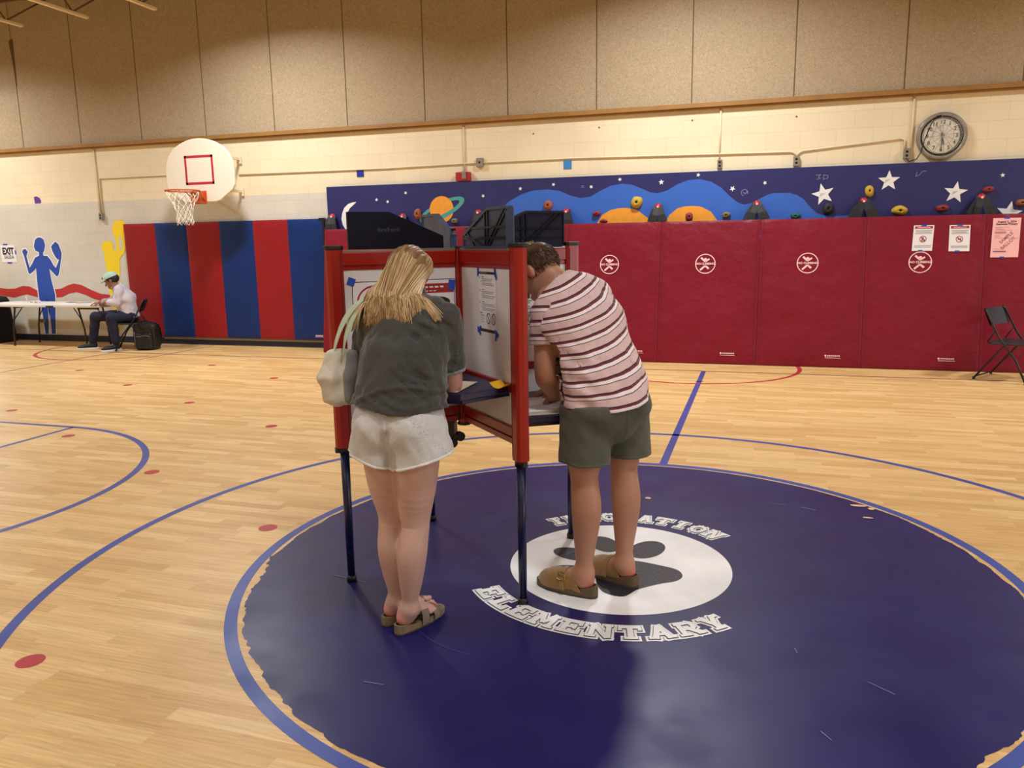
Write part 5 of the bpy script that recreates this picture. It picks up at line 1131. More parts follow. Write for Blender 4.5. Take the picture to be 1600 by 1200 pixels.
def shirt_folds(P):
    x, y, z = P[:,0], P[:,1], P[:,2]
    f = .0065*noise3(P*HP([1,1,.35]),26,2)+.003*noise3(P,55,4)
    f += -.008*np.exp(-((z-(.985+.05*np.sin((x+1.45)*9)))/.012)**2)+.004*np.sin(z*150+6*np.sin(x*14))*np.exp(-((z-.97)/.035)**2)
    f += .005*np.sin((x*.8+z*.6)*95+3*np.sin(z*30))*np.exp(-((x+1.22)/.06)**2)*(z > 1.05)
    f += .006*np.exp(-(((z-1.12)-(x+1.35)*-.9)/.010)**2)*np.exp(-((x+1.28)/.07)**2)
    return f
def shirt_hem(G): return .940+.010*np.sin(G[...,0]*16)-.03*(G[...,0]+1.34)-G[...,2]
aR = nrm(ELB_R-SH_R); cR = SH_R+aR*.235; aL = nrm(ELB_L-SH_L); cL = SH_L+aL*.215
def sleeve(G, c, a, sx):
    d = (G-c)@a; near = np.sqrt((((G-c)-(d[...,None]*a))**2).sum(-1)); out = np.where(near < .105, d, -1.0); return out if True else 0
def cut_sl(G):
    o = np.full(G.shape[:-1], -1.0)
    for c, a, sx in ((cR,aR,1),(cL,aL,-1)):
        d = (G-c)@a; q = (G-c)-d[...,None]*a; near = np.sqrt((q**2).sum(-1)); side = (G[...,0]-(-1.34))*sx > .135
        o = np.where((near < .12) & side, np.maximum(o, d), o)
    return o
T_ = shirt_field(); T_.disp(shirt_folds,.03); T_.shell(.008); T_.cutf(shirt_hem); T_.cutf(cut_sl); T_.mesh('t_shirt', TS1, wm)
T_ = shirt_field(); T_.disp(shirt_folds,.03); T_.F = T_.F-.0015; T_.shell(.008); T_.cutf(lambda G: np.maximum(-(cut_sl(G)+.016), cut_sl(G)-.002)); T_.mesh('sleeve_cuff', TS1b, wm)
# hair: base volume and several hundred locks
HM = mat('blonde_hair', (.5,.35,.15), .38, spec=.45); t_ = NT(HM); at = t_.n('ShaderNodeAttribute', attribute_name='tone'); cr = t_.n('ShaderNodeValToRGB'); t_.l(at.outputs['Fac'], cr.inputs[0])
e = cr.color_ramp.elements; e[0].position = 0; e[0].color = (*lin(112,84,56),1); e[1].position = 1; e[1].color = (*lin(236,214,176),1); x = e.new(.35); x.color = (*lin(164,130,90),1); x = e.new(.7); x.color = (*lin(206,174,126),1)
t_.l(cr.outputs[0], t_.b.inputs['Base Color'])
Hb = Field((-1.66,2.72,1.20),(-1.08,3.26,1.60),.005)
w_ = lambda x, y, z: HC+HR_@(A3(x, y, z)*.97)
Hb.add(Ell(w_(0,-.022,.040), A3(.082,.098,.086), HR_), .02)
Hb.add(ESeg(w_(0,-.07,.02), (-1.388,2.865,1.330), (1,0,0), (.074,.055), (.090,.034), .5), .04)
Hb.add(ESeg((-1.388,2.865,1.335),(-1.378,2.80,1.295),(1,0,0),(.090,.028),(.105,.016),.5),.04)
Hb.disp(lambda P: .003*np.sin(P[:,0]*300+10*np.sin(P[:,2]*14)),.02)
Hb.sub(Ell(w_(0,.085,-.03), A3(.066,.06,.09), HR_), .02)
hair = Hb.mesh('hair', HM, wm, {'tone': lambda P: .10+.08*np.sin(P[:,0]*160)})
rg = random.Random(11); mb = MB(); tone = []
def catmull(Pts, n):
    out = []; N = len(Pts)
    for i in range(N-1):
        p0 = Pts[max(i-1,0)]; p1 = Pts[i]; p2 = Pts[i+1]; p3 = Pts[min(i+2,N-1)]
        for s in range(n): t = s/n; out.append(.5*((2*p1)+(p2-p0)*t+(2*p0-5*p1+4*p2-p3)*t*t+(3*p1-p0-3*p2+p3)*t**3))
    out.append(Pts[-1]); return out
def lock(pts, r, tn, par=mb):
    n0 = len(par.v); n = len(pts); rr = [r*(.75+.25*math.sin(PI*min(1,i/(n*.35))/2)) if i < n*.75 else r*(1-.7*((i-n*.75)/(n*.25))) for i in range(n)]
    par.tube([Vector(p) for p in pts], rr, 4); tone.extend([tn+.12*(i//4)/n for i in range(len(par.v)-n0)])
for q in range(2400):
    s = rg.uniform(-1, 1)                          # left..right around the back of the head
    a = s*2.05; lay = rg.uniform(0, 1)
    crown = w_(rg.gauss(0,.006)+.012*s, .045-.10*rg.random()**1.2, .118)
    m1 = w_(.080*math.sin(a)*1.02, -.022-.085*math.cos(a)*.75, .085); m2 = w_(.089*math.sin(a), -.022-.105*max(math.cos(a),-.2), .02)
    ex = -1.374+.128*s+rg.gauss(0,.010); droop = .028*abs(s)**2
    ez = 1.268+.017*rg.gauss(0,1)+.035*max(0,s-.45)+(.012*math.sin(ex*60))
    ey = 2.760+.010*rg.random()+.16*max(0,abs(s)-.55)**1.2
    m3 = A3(-1.386+.108*s, 2.832+.09*max(0,abs(s)-.5), 1.372+.014*lay); e_ = A3(ex, ey, ez); m4 = m3*.5+e_*.5+A3(.005*math.sin(q*.7), -.010-.012*lay, .012+.006*math.cos(q))
    wv = .006*math.sin(q*1.3)
    lock(catmull([crown, m1+HR_[:,2]*.004*lay, m2+HR_[:,1]*-.004*lay, m3+A3(wv,-.018*lay-.012,0), m4+A3(-wv,0,0), e_], 5), rg.uniform(.0010,.0023), max(0,min(1,rg.gauss(.44,.30)+.12*s)))
for q in range(110):   # lock falling forward over the right shoulder and round the ear
    s = rg.random(); crown = w_(.01+.02*s, .06-.05*s, .118); m1 = w_(.078,.03-.05*s,.085); m2 = w_(.090,-.005-.03*s,.0); m3 = A3(-1.310+.02*s, 2.90, 1.365); e_ = A3(-1.205+rg.gauss(0,.012)+.02*s, 2.815-.01*s, 1.300-.035*rg.random())
    lock(catmull([crown, m1, m2, m3+A3(0,-.02,.012), (m3+e_)/2+A3(0,-.02,.016), e_], 5), rg.uniform(.0014,.003), rg.uniform(.4,1))
for q in range(26):    # loose wisps on the left shoulder
    s = rg.random(); m2 = w_(-.088,-.03-.02*s,.02); m3 = A3(-1.46-.015*s, 2.85, 1.355); e_ = A3(-1.545+.022*s+rg.gauss(0,.006), 2.775, 1.225+.03*rg.random())
    lock(catmull([w_(-.01,0,.118), w_(-.075,-.02,.08), m2, m3+A3(0,-.02,.01), (m3+e_)/2+A3(-.004,-.03,.020), e_], 5), rg.uniform(.0012,.0022), rg.uniform(.3,.9))
hl = mb.build('hair_locks', HM, wm); a_ = hl.data.attributes.new('tone','FLOAT','POINT'); a_.data.foreach_set('value', np.array(tone[:len(hl.data.vertices)], np.float32))
# sandals
SAN = mat('sandal_strap', lin(122,106,92), .75, noise=(60,.1)); FB = mat('sandal_footbed', lin(128,108,84), .8, noise=(50,.15)); OUT = mat('sandal_sole', lin(70,58,50), .8); BK = mat('buckle', lin(150,120,110), .3, .8)
def sole_outline(sc, w_s=1.0, n=40):
    P_ = []
    for k in range(n):
        a = 2*PI*k/n; c, s = math.cos(a), math.sin(a); x = .127-.139*c; wd = (.041+.011*(1-math.cos(PI*min(1,max(0,(x-.02)/.17))))/2)*w_s; y = wd*s*(abs(s)**-.25 if abs(s) > 1e-3 else 1)+.004*math.sin(PI*x/.26); P_.append((x*sc, y*sc))
    return P_
def sandal(par_t, h, d, s_, sc=.98, clog=False):
    u = V(0,0,1); d = V(*d); s_ = V(*s_); h = V(*h); fn = lambda x, y, z: h+d*x+s_*y+u*z
    b = MB(); b.prism(sole_outline(sc), .0015, .010, fn); b.build('outsole', OUT, par_t, .002)
    o_ = sole_outline(sc); i_ = [(x*.94+.007, y*.86) for x, y in o_]; b = MB(); n = len(o_)
    for k in range(n):
        a, c = o_[k], o_[(k+1) % n]; a2, c2 = i_[k], i_[(k+1) % n]; hh = lambda x: .030+.014*max(0,1-x/.08)
        b.face([fn(a[0],a[1],.010), fn(c[0],c[1],.010), fn(c[0],c[1],hh(c[0])), fn(a[0],a[1],hh(a[0]))], 0, True); b.face([fn(a[0],a[1],hh(a[0])), fn(c[0],c[1],hh(c[0])), fn(c2[0],c2[1],hh(c[0])), fn(a2[0],a2[1],hh(a[0]))], 0, True); b.face([fn(a2[0],a2[1],hh(a[0])), fn(c2[0],c2[1],hh(c[0])), fn(c2[0]*.98,c2[1]*.96,.026), fn(a2[0]*.98,a2[1]*.96,.026)], 0, True)
    b.face([fn(x*.98, y*.96, .026) for x, y in i_]); b.build('footbed', FB, par_t)
    return fn
for h, sd, nm in ((hR,-fs_,'right sandal of the blonde person, taupe with two buckled straps, nearest the camera'),(hL,fs_,'left sandal of the blonde person, taupe, mostly hidden behind the right one')):
    t = thing('sandal', nm, 'sandal', tuple(h)); fn = sandal(t, h-fd*.008, fd, sd, 1.0)
    for x0, x1, hgt, wd in ((.095,.135,.088,.045),(.160,.195,.062,.051)):
        b = MB(); n = 16
        for k in range(n):
            for q in range(3):
                def pt(k_, q_, e=0): a = PI*k_/n; xx = x0+(x1-x0)*q_/3; hh = hgt-(hgt*.55)*((xx-x0))*2; return fn(xx+.012*math.sin(a), (wd+.004+e)*math.cos(a), .018+(hh-.018+e)*math.sin(a)**.8)
                b.face([pt(k,q), pt(k,q+1), pt(k+1,q+1), pt(k+1,q)], 0, True)
                if q in (0,2): b.face([pt(k,0 if q == 0 else 3,.0012), pt(k+1,0 if q == 0 else 3,.0012), pt(k+1,0 if q == 0 else 3,-.003), pt(k,0 if q == 0 else 3,-.003)], 1)
        b.build('strap', [SAN, OUT], t)
        b = MB(); a = PI*.30; c = fn((x0+x1)/2+.01, (wd+.009)*math.cos(a), .018+(hgt*.85-.018+.009)*math.sin(a)**.8); 
        b.tube([c+V(*fd)*.011*p+u_*.012*q for p, q, u_ in [(p, q, V(0,0,1)*.6+V(*sd)*-.6) for p, q in ((-1,-1),(1,-1),(1,1),(-1,1))]], .0018, 5, closed=True); b.build('buckle', BK, t)
# tote bag on the left shoulder
BG = cloth_mat('canvas_cream', lin(206,200,184), .9, noise=(22,.12)); BG2 = cloth_mat('canvas_grey', lin(132,130,126), .9, noise=(22,.12)); STR = cloth_mat('strap_mint', lin(178,196,166), .85)
bt = thing('shoulder_bag', "slouchy cream and grey canvas bag with mint straps on the blonde person's left shoulder", 'bag', (-1.60,2.78,.92))
def bagf():
    g = Field((-1.80,2.56,.86),(-1.42,3.02,1.24),.0045)
    g.add(ESeg((-1.598,2.80,1.13),(-1.606,2.79,1.04),(.5,.85,0),(.08,.030),(.095,.042),.5),.03); g.add(ESeg((-1.606,2.79,1.04),(-1.602,2.79,.96),(.5,.85,0),(.095,.042),(.090,.048),.6),.04)
    g.disp(lambda P: .003*np.sin(P[:,0]*95+P[:,1]*50+3*np.sin(P[:,2]*14))*np.clip((1.18-P[:,2])*6,0,1)+.002*noise3(P,60,5),.03); return g
g = bagf(); g.cutf(lambda G: G[...,0]-(-1.575)); g.mesh('bag_body', BG, bt)
g = bagf(); g.cutf(lambda G: -1.576-G[...,0]); g.mesh('bag_gusset', BG2, bt)
b = MB(); b.tube([(-1.622,2.738,.955),(-1.628,2.742,1.0),(-1.622,2.748,1.06),(-1.608,2.762,1.11)], .0028, 5); b.build('zip', BK, bt)
for k, P_ in enumerate(([(-1.622,2.765,1.13),(-1.604,2.765,1.19),(-1.578,2.780,1.26),(-1.548,2.815,1.318),(-1.520,2.868,1.352),(-1.490,2.92,1.355),(-1.485,2.985,1.31)],[(-1.575,2.760,1.13),(-1.556,2.750,1.20),(-1.536,2.768,1.27),(-1.525,2.812,1.322),(-1.492,2.86,1.352),(-1.468,2.91,1.355),(-1.465,2.98,1.31)])):
    P_ = catmull([A3(*p) for p in P_], 5); b = MB(); n = len(P_)
    for i in range(n-1):
        def wv(j): d = P_[min(j+1,n-1)]-P_[max(j-1,0)]; wdt = .013+.016*min(1,j/(n*.45)); s = nrm(np.cross(nrm(d), nrm(A3(-.5,-.6,.7)))); nn = nrm(np.cross(s, nrm(d))); return P_[j]+s*wdt, P_[j]-s*wdt, nn
        a0, a1, n0 = wv(i); b0, b1, n1 = wv(i+1)
        for e_ in (0, .003): b.face([a0+n0*e_, a1+n0*e_, b1+n1*e_, b0+n1*e_], 0, True)
        b.face([a0, b0, b0+n1*.003, a0+n0*.003]); b.face([a1, b1, b1+n1*.003, a1+n0*.003])
    b.build('strap', STR, bt)
# ================================================================== man bent over the lower shelf
mn = thing('person', 'person with short brown hair in a striped t-shirt and green shorts leaning over the shelf', 'person', (-.63,3.32,0))
SK2 = skin('skin_tan', lin(184,134,108), lin(205,112,98), None)
FM_ = nrm(A3(-.80,.60,0)); RM_ = nrm(A3(.60,.80,0)); U_ = A3(0,0,1)
ank1, ank2 = A3(-.700,3.245,.105), A3(-.548,3.405,.105)           # left (near), right (far)
kn1, kn2 = A3(-.698,3.235,.545), A3(-.552,3.395,.55)
hp1, hp2 = A3(-.688,3.255,.86), A3(-.572,3.405,.875)
PEL = A3(-.628,3.325,.88); W1 = A3(-.662,3.345,1.02); C1 = A3(-.748,3.39,1.20); S1 = A3(-.805,3.44,1.335)
NB2 = A3(-.850,3.475,1.375); HC2 = A3(-.958,3.475,1.425)
f2 = nrm(A3(-.72,.18,-.72)); HR2 = frame3(f2, (-.62,.30,.62))
SHL = A3(-.885,3.300,1.285); SHR = A3(-.728,3.565,1.31); EL1 = A3(-.878,3.262,1.00); WR1 = A3(-.872,3.40,.885); EL2 = A3(-.80,3.70,1.04); WR2 = A3(-.93,3.60,.88)
def m_torso(g=0):
    return [(ESeg(PEL-U_*.10, PEL+U_*.02, RM_, (.165+g,.112+g), (.168+g,.115+g)),.03),(ESeg(PEL+U_*.02, W1, RM_, (.168+g,.115+g), (.150+g,.10+g)),.04),
            (ESeg(W1, C1, RM_, (.150+g,.10+g), (.182+g,.115+g)),.04),(ESeg(C1, S1, RM_, (.182+g,.115+g), (.175+g,.085+g)),.05),(Cone(NB2-A3(-.03,0,.03), HC2+HR2[:,1]*-.035-HR2[:,2]*.05, .062+g, .056),.03)]
def m_leg(h, k, a, sx):
    q = a-k; h = h-U_*.05
    return [(Chain([h, h+(k-h)*.5, k+U_*.06, k-U_*.005, k+q*.30-FM_*.013, k+q*.6-FM_*.007, k+q*.86, a], [.092,.084,.069,.0605,.0655,.053,.039,.042]), .02)]
B = Field((-1.14,3.02,0), (-.34,3.86,1.60), .0055)
for p, k in m_torso(): B.add(p, k)
for q in m_leg(hp1,kn1,ank1,-1)+m_leg(hp2,kn2,ank2,1): B.add(q[0], min(q[1],.02))
B.add(Ell(PEL-FM_*.045-RM_*.08,(.08,.08,.085)),.03); B.add(Ell(PEL-FM_*.045+RM_*.08,(.08,.08,.085)),.03)
fm1 = nrm(A3(-.95,.30,0)); fm2 = nrm(A3(-.84,.54,0)); hm1 = A3(-.662,3.232,0); hm2 = A3(-.504,3.388,0)
def sdv(f): return nrm(A3(-f[1],f[0],0))      # left of the walking direction
for h, f, sd, an in ((hm1,fm1,-sdv(fm1),ank1),(hm2,fm2,sdv(fm2),ank2)):
    for p, k in foot_prims(h, f, sd, 1.04, .038, toes=False): B.add(p, k)
    B.add(Cone(an, h+f*.05+U_*.075, .038, .036), .03)
for p, k in arm_prims(SHL, EL1, WR1, 0, 1.08)+arm_prims(SHR, EL2, WR2, 0, 1.08): B.add(p, k)
for p, k in hand_prims(WR1, (-.25,.72,-.45), (-.35,.2,.9), (-.9,-.3,0), .75, .98)+hand_prims(WR2, (-.6,-.2,-.3), (0,0,1), (0,-1,0), .5, .98): B.add(p, k)
ad, sb, po = head_prims(HC2, HR2, 1.06)
for p, k in ad: B.add(p, k)
for p, k in sb: B.sub(p, k)
for p, k in po: B.add(p, k)
for kk in (kn1,kn2): B.disp(lambda P: .003*np.exp(-((P[:,2]-(kk[2]+.01))/.004)**2)*np.exp(-(((P-kk)@RM_)/.045)**2)*(((P-kk)@FM_) < -.02), .03)
B.mesh('body', SK2, mn, {'flush': flush_at([(hm1+A3(0,0,.06),.05),(hm2+A3(0,0,.06),.05),(EL1,.05),(HC2-HR2[:,0]*.083,.032)])})
eye(mn, HC2, HR2, 1.06)
# hair: cropped sides, longer sun-streaked top
HM2 = mat('brown_hair', (.1,.07,.04), .5, spec=.4); t_ = NT(HM2); at = t_.n('ShaderNodeAttribute', attribute_name='tone'); cr = t_.n('ShaderNodeValToRGB'); t_.l(at.outputs['Fac'], cr.inputs[0])
e = cr.color_ramp.elements; e[0].position = 0; e[0].color = (*lin(62,44,30),1); e[1].position = 1; e[1].color = (*lin(214,188,138),1); x = e.new(.45); x.color = (*lin(104,78,52),1); t_.l(cr.outputs[0], t_.b.inputs['Base Color'])
w2 = lambda x, y, z: HC2+HR2@(A3(x, y, z)*1.06)
Hb = Field((-1.12,3.30,1.28), (-.80,3.66,1.60), .004)
Hb.add(Ell(w2(0,-.014,.040), A3(.079,.099,.090)*1.06, HR2), .01); Hb.add(Ell(w2(0,.02,.085), A3(.062,.075,.055)*1.06, HR2), .03)
Hb.sub(Ell(w2(0,.085,-.03), A3(.085,.065,.085)*1.06, HR2), .02); 
for s_ in (-1,1): Hb.sub(Ell(w2(s_*.085,.01,-.04), A3(.03,.035,.055)*1.06, HR2), .01)
Hb.cutf(lambda G: -(((G-HC2)@HR2)[...,2]+.035+.2*np.maximum(0,((G-HC2)@HR2)[...,1]+.02)))
Hb.disp(lambda P: .0015*noise3(P,240,3), .01)
Hb.mesh('hair', HM2, mn, {'tone': lambda P: np.clip(.12+.08*noise3(P,150,2)+.35*np.clip((((P-HC2)@HR2)[:,2]-.07)*12,0,1),0,1)})
rg = random.Random(5); mb = MB(); tone = []
for q in range(700):
    a = rg.uniform(-1.2,1.2); y0 = rg.uniform(-.07,.09); 
    zt = .128*math.sqrt(max(.05,1-(y0/.12)**2))
    x = .055*math.sin(a); z = .04+zt*.78*math.cos(a*.6)
    d = A3(rg.gauss(0,.006)+.003, .016+rg.gauss(0,.006), .004+.003*rg.random())
    lock([w2(x,y0,z-.012), w2(x+d[0]*.5, y0+d[1]*.5, z+d[2]*.9), w2(x+d[0]*1.3, y0+d[1]*1.4, z+d[2]*1.1), w2(x+d[0]*2, y0+d[1]*2.0, z+d[2]*.4-.12*max(0,y0+.03)*.3)], rg.uniform(.0012,.0024), max(0,min(1,rg.gauss(.62,.25)+2*(z-.12))), mb)
for q in range(900):
    a = rg.uniform(-PI*.95,PI*.95); zz = rg.uniform(-.03,.075); r = math.sqrt(max(.1,1-((zz-.04)/.09)**2)); x = .079*r*math.sin(a); y = -.014-.099*r*math.cos(a)
    if y > .05: continue
    lock([w2(x,y,zz), w2(x*1.04,y*1.03-.001,zz-.008), w2(x*1.05,y*1.03-.002,zz-.016)], .0011, max(0,rg.gauss(.15,.1)), mb)
hl = mb.build('hair_locks', HM2, mn); a_ = hl.data.attributes.new('tone','FLOAT','POINT'); a_.data.foreach_set('value', np.array(tone[-len(hl.data.vertices):], np.float32))
# shorts: sage green
SG = cloth_mat('sage_nylon', lin(82,84,70), .75, weave=500, noise=(4,.05), sheen=.1); SGd = mat('sage_dark', lin(44,46,38), .8)
def ms_field():
    S_ = Field((-.94,3.02,.52),(-.32,3.64,1.0),.005)
    S_.add(ESeg(PEL-U_*.08, PEL+U_*.07, RM_, (.184,.134),(.172,.122)),.03)
    S_.add(Ell(PEL-FM_*.03-U_*.10,(.11,.10,.09)),.04); S_.add(Ell(PEL-FM_*.055-RM_*.085-U_*.02,(.108,.108,.105)),.04); S_.add(Ell(PEL-FM_*.055+RM_*.085-U_*.02,(.105,.105,.10)),.04)
    S_.add(ESeg(hp1+U_*.0-RM_*.01, hp1*A3(1,1,0)+A3(-.012,-.02,.54), RM_, (.112,.120),(.112,.110)),.02); S_.add(ESeg(hp2+RM_*.01, hp2*A3(1,1,0)+A3(.030,.015,.54), RM_, (.112,.120),(.108,.108)),.02)
    S_.disp(lambda P: .004*noise3(P*A3(1,1,.4),22,3)+.002*noise3(P,45,1)-.004*np.exp(-(((P-PEL)@RM_)/.007)**2)*(((P-PEL)@FM_) < 0), .03); return S_
def mshem(G): return -((G-(PEL+A3(0,0,.004)))@nrm(U_-RM_*.17-FM_*.02))
def mhem(G): 
    l = (G-PEL)@RM_; return np.where(l < 0, .622, .622)-.0*l+.02*np.exp(-((l+.235)/.02)**2)-G[...,2]
S_ = ms_field(); S_.cutf(lambda G: np.maximum(mhem(G), -(mshem(G)+.032))); S_.mesh('shorts', SG, mn)
S_ = ms_field(); S_.F = S_.F-.0014; S_.shell(.007); S_.cutf(lambda G: np.maximum(mhem(G)-.001, -(mhem(G)+.016))); S_.mesh('shorts_hem', SG, mn)
b = MB(); po_ = PEL-RM_*.196+FM_*.03; b.tube([tuple(po_+A3(-.004,-.002,.02)), tuple(po_+FM_*.015+A3(-.006,-.004,-.03)), tuple(po_-FM_*.004+A3(-.008,-.006,-.10))], .004, 6); b.build('pocket_edge', SGd, mn)
# striped t-shirt
def stripe_mat():
    m = cloth_mat('striped_jersey', lin(226,200,200), .9, noise=(5,.05)); t = NT(m); at = t.n('ShaderNodeAttribute', attribute_name='band')
    fr = t.math('FRACT', t.math('DIVIDE', at.outputs['Fac'], .061)); cr = t.n('ShaderNodeValToRGB'); cr.color_ramp.interpolation = 'CONSTANT'; t.l(fr, cr.inputs[0])
    base = lin(214,184,184); W_ = lin(240,228,232); nv = lin(48,36,56); mr = lin(116,38,46)
    E_ = cr.color_ramp.elements; E_[0].position = 0; E_[0].color = (*base,1); E_[1].position = .44; E_[1].color = (*nv,1)
    for p_, c_ in ((.49,W_),(.71,mr),(.83,nv),(.92,base)): x = E_.new(p_); x.color = (*c_,1)
    src = t.b.inputs['Base Color'].links[0].from_socket if t.b.inputs['Base Color'].links else None
    t.l(cr.outputs[0], t.b.inputs['Base Color']); return m
STM = stripe_mat()
def mt_field():
    T_ = Field((-1.06,3.02,.80),(-.34,3.86,1.50),.005)
    for p, k in m_torso(.024)[1:-1]: T_.add(p, .05)
    T_.add(ESeg(PEL-U_*.07, PEL+U_*.10, RM_, (.212,.172),(.188,.144)),.04); T_.add(Ell(PEL-FM_*.06+U_*.0,(.15,.15,.11)),.04); T_.add(ESeg(PEL+U_*.08, C1-FM_*.02, RM_, (.184,.142),(.186,.128)),.06)
    T_.add(ESeg(C1-FM_*.015, S1-FM_*.02, RM_, (.188,.122),(.185,.085)),.05)
    T_.add(Cone(SHL+RM_*.03, SHR-RM_*.03, .062, .062),.05); T_.add(Cone(S1+U_*.01, NB2+FM_*.0, .085, .072),.05)
    T_.add(Cone(SHL+U_*.005, SHL+(EL1-SHL)*.85, .070, .074),.02); T_.add(Cone(SHR, SHR+(EL2-SHR)*.85, .068, .074),.03); return T_
sp = [PEL-U_*.1, PEL+U_*.02, W1, C1, S1, NB2+A3(-.08,.02,.04)]
def torso_u(P):
    best = np.full(len(P), 9.); u = np.zeros(len(P)); acc = 0
    for a, b_ in zip(sp[:-1], sp[1:]):
        L = np.linalg.norm(b_-a); d = (b_-a)/L; t = np.clip((P-a)@d, 0 if a is not sp[0] else -.3, L); dist = np.linalg.norm(P-a-t[:,None]*d, axis=1); m = dist < best; best[m] = dist[m]; u[m] = acc+t[m]; acc += L
    return u
def band(P):
    l = (P-PEL)@RM_; zz = P[:,2]-PEL[2]; u = zz-(.16+.62*np.clip(zz,0,.5))*l-.35*np.clip(zz,0,.5)*l*l*2+.25*((P-PEL)@FM_)*np.clip(zz,0,.5)
    d1 = nrm(EL1-SHL); v = (P-SHL)@d1; r = np.linalg.norm(P-SHL-v[:,None]*d1, axis=1); isl = (v > -.03) & (r < .082) & (((P-PEL)@RM_) < -.205+.0*v)
    d2 = nrm(EL2-SHR); v2 = (P-SHR)@d2; r2 = np.linalg.norm(P-SHR-v2[:,None]*d2, axis=1); is2 = (v2 > .0) & (r2 < .082) & (((P-PEL)@RM_) > .21)
    u = np.where(isl, 1.0-v, u); return np.where(is2, 1.0-v2, u)+.82
def mfold(P):
    l = (P-PEL)@RM_; z = P[:,2]
    return .0045*noise3(P*A3(1,1,.6),24,6)+.0022*noise3(P,52,2)+.005*np.sin(z*70+l*60)*np.exp(-((l+.19)/.05)**2)*(z < 1.15)+.004*np.sin(z*55-l*25)*np.exp(-((z-1.0)/.07)**2)
am1 = nrm(EL1-SHL); cm1 = SHL+am1*.165; am2 = nrm(EL2-SHR); cm2 = SHR+am2*.17
def mcut(G):
    o = np.full(G.shape[:-1], -1.0); l = (G-PEL)@RM_
    for c, a, sg in ((cm1,am1,-1),(cm2,am2,1)):
        d = (G-c)@a; near = np.sqrt((((G-c)-d[...,None]*a)**2).sum(-1)); o = np.where((near < .115) & (l*sg > .175), np.maximum(o, d), o)
    return o
def neckcut(G): return ((G-(NB2+A3(-.012,0,.012)))@nrm(HC2-NB2+A3(0,0,.03)))
T_ = mt_field(); T_.disp(mfold,.03); T_.shell(.008); T_.cutf(mshem); T_.cutf(mcut); T_.cutf(neckcut); T_.mesh('t_shirt', STM, mn, {'band': band})
# clogs: tan suede
SU = mat('suede_tan', lin(140,104,54), .95, noise=(30,.12), bump=(300,.25,.001), sheen=.5); CK = mat('clog_cork', lin(96,78,56), .8, noise=(80,.2)); BR = mat('clog_buckle', lin(176,140,70), .3, .9); LN = mat('clog_lining', lin(128,96,66), .9)
def clog(h, f, sd, lab):
    t = thing('clog', lab, 'shoe', tuple(h)); f_ = V(*f); s_ = V(*sd); H_ = V(*h)-f_*.012; fn = lambda x, y, z: H_+f_*x+s_*y+V(0,0,z); sc = 1.12; o_ = sole_outline(sc, 1.05)
    b = MB(); b.prism(o_, .0015, .012, fn); b.build('outsole', OUT, t, .002)
    b = MB(); n = len(o_); i_ = [(x*.94+.008, y*.88) for x, y in o_]; hh = lambda x: .034+.022*max(0,1-x/.09)
    for k in range(n):
        a, c = o_[k], o_[(k+1) % n]; a2, c2 = i_[k], i_[(k+1) % n]
        b.face([fn(a[0],a[1],.012), fn(c[0],c[1],.012), fn(c[0],c[1],hh(c[0])), fn(a[0],a[1],hh(a[0]))], 0, True); b.face([fn(a[0],a[1],hh(a[0])), fn(c[0],c[1],hh(c[0])), fn(c2[0],c2[1],hh(c[0])), fn(a2[0],a2[1],hh(a[0]))], 0, True); b.face([fn(a2[0],a2[1],hh(a[0])), fn(c2[0],c2[1],hh(c[0])), fn(c2[0],c2[1]*.96,.03), fn(a2[0],a2[1]*.96,.03)], 1, True)
    b.face([fn(x, y*.96, .03) for x, y in i_], 1); b.build('footbed', [CK, LN], t)
    Rm = np.stack([f, sd, A3(0,0,1)], 1); c_ = lambda x, y, z: A3(*H_)+f*x+sd*y+A3(0,0,z)
    g = Field(np.minimum(c_(0,-.09,0), np.minimum(c_(.32,.09,0), np.minimum(c_(.32,-.09,0), c_(0,.09,0))))-.01, np.maximum(c_(0,-.09,.14), np.maximum(c_(.32,.09,.14), np.maximum(c_(.32,-.09,.14), c_(0,.09,.14))))+.01, .0035)
    g.add(Ell(c_(.205,.004,.03), (.088,.060,.058), Rm), .02); g.add(ESeg(c_(.06,0,.05), c_(.19,.003,.042), sd, (.046,.058), (.057,.048), .4), .04); g.shell(.006)
    g.cutf(lambda G: .022-G[...,2]); g.cutf(lambda G: -((G-c_(.088,0,.10))@nrm(f*1.0+A3(0,0,-.55)))); g.sub(ESeg(c_(.02,0,.13), c_(.12,0,.12), sd, (.036,.05), (.034,.03), .5), .01); g.mesh('upper', SU, t)
    b = MB()   # strap over the instep with its buckle
    for k in range(20):
        def pt(a, q, e=0.0): x = .122+.022*q+.014*math.sin(a); return fn(x, (.065+e)*math.cos(a), .03+(.078+e)*math.sin(a))
        a0, a1 = PI*k/20, PI*(k+1)/20; b.face([pt(a0,0,.0035), pt(a0,1,.0035), pt(a1,1,.0035), pt(a1,0,.0035)], 0, True); b.face([pt(a0,0,.0035), pt(a1,0,.0035), pt(a1,0,-.002), pt(a0,0,-.002)]); b.face([pt(a0,1,.0035), pt(a1,1,.0035), pt(a1,1,-.002), pt(a0,1,-.002)])
    b.build('strap', SU, t)
    sb_ = -1
    b = MB(); P_ = [fn(.122+.022*q+.014*math.sin(a)+dq, (.072)*math.cos(a), .03+.085*math.sin(a)) for a, q, dq in ((PI*.82,0,-.008),(PI*.82,1,.008),(PI*.68,1,.008),(PI*.68,0,-.008))]; b.tube(P_, .0026, 6, closed=True); b.tube([(P_[0]+P_[3])/2, (P_[1]+P_[2])/2], .002, 5); b.build('buckle', BR, t)
clog(hm1, fm1, -sdv(fm1), 'tan suede buckled clog nearest the camera under the person in stripes')
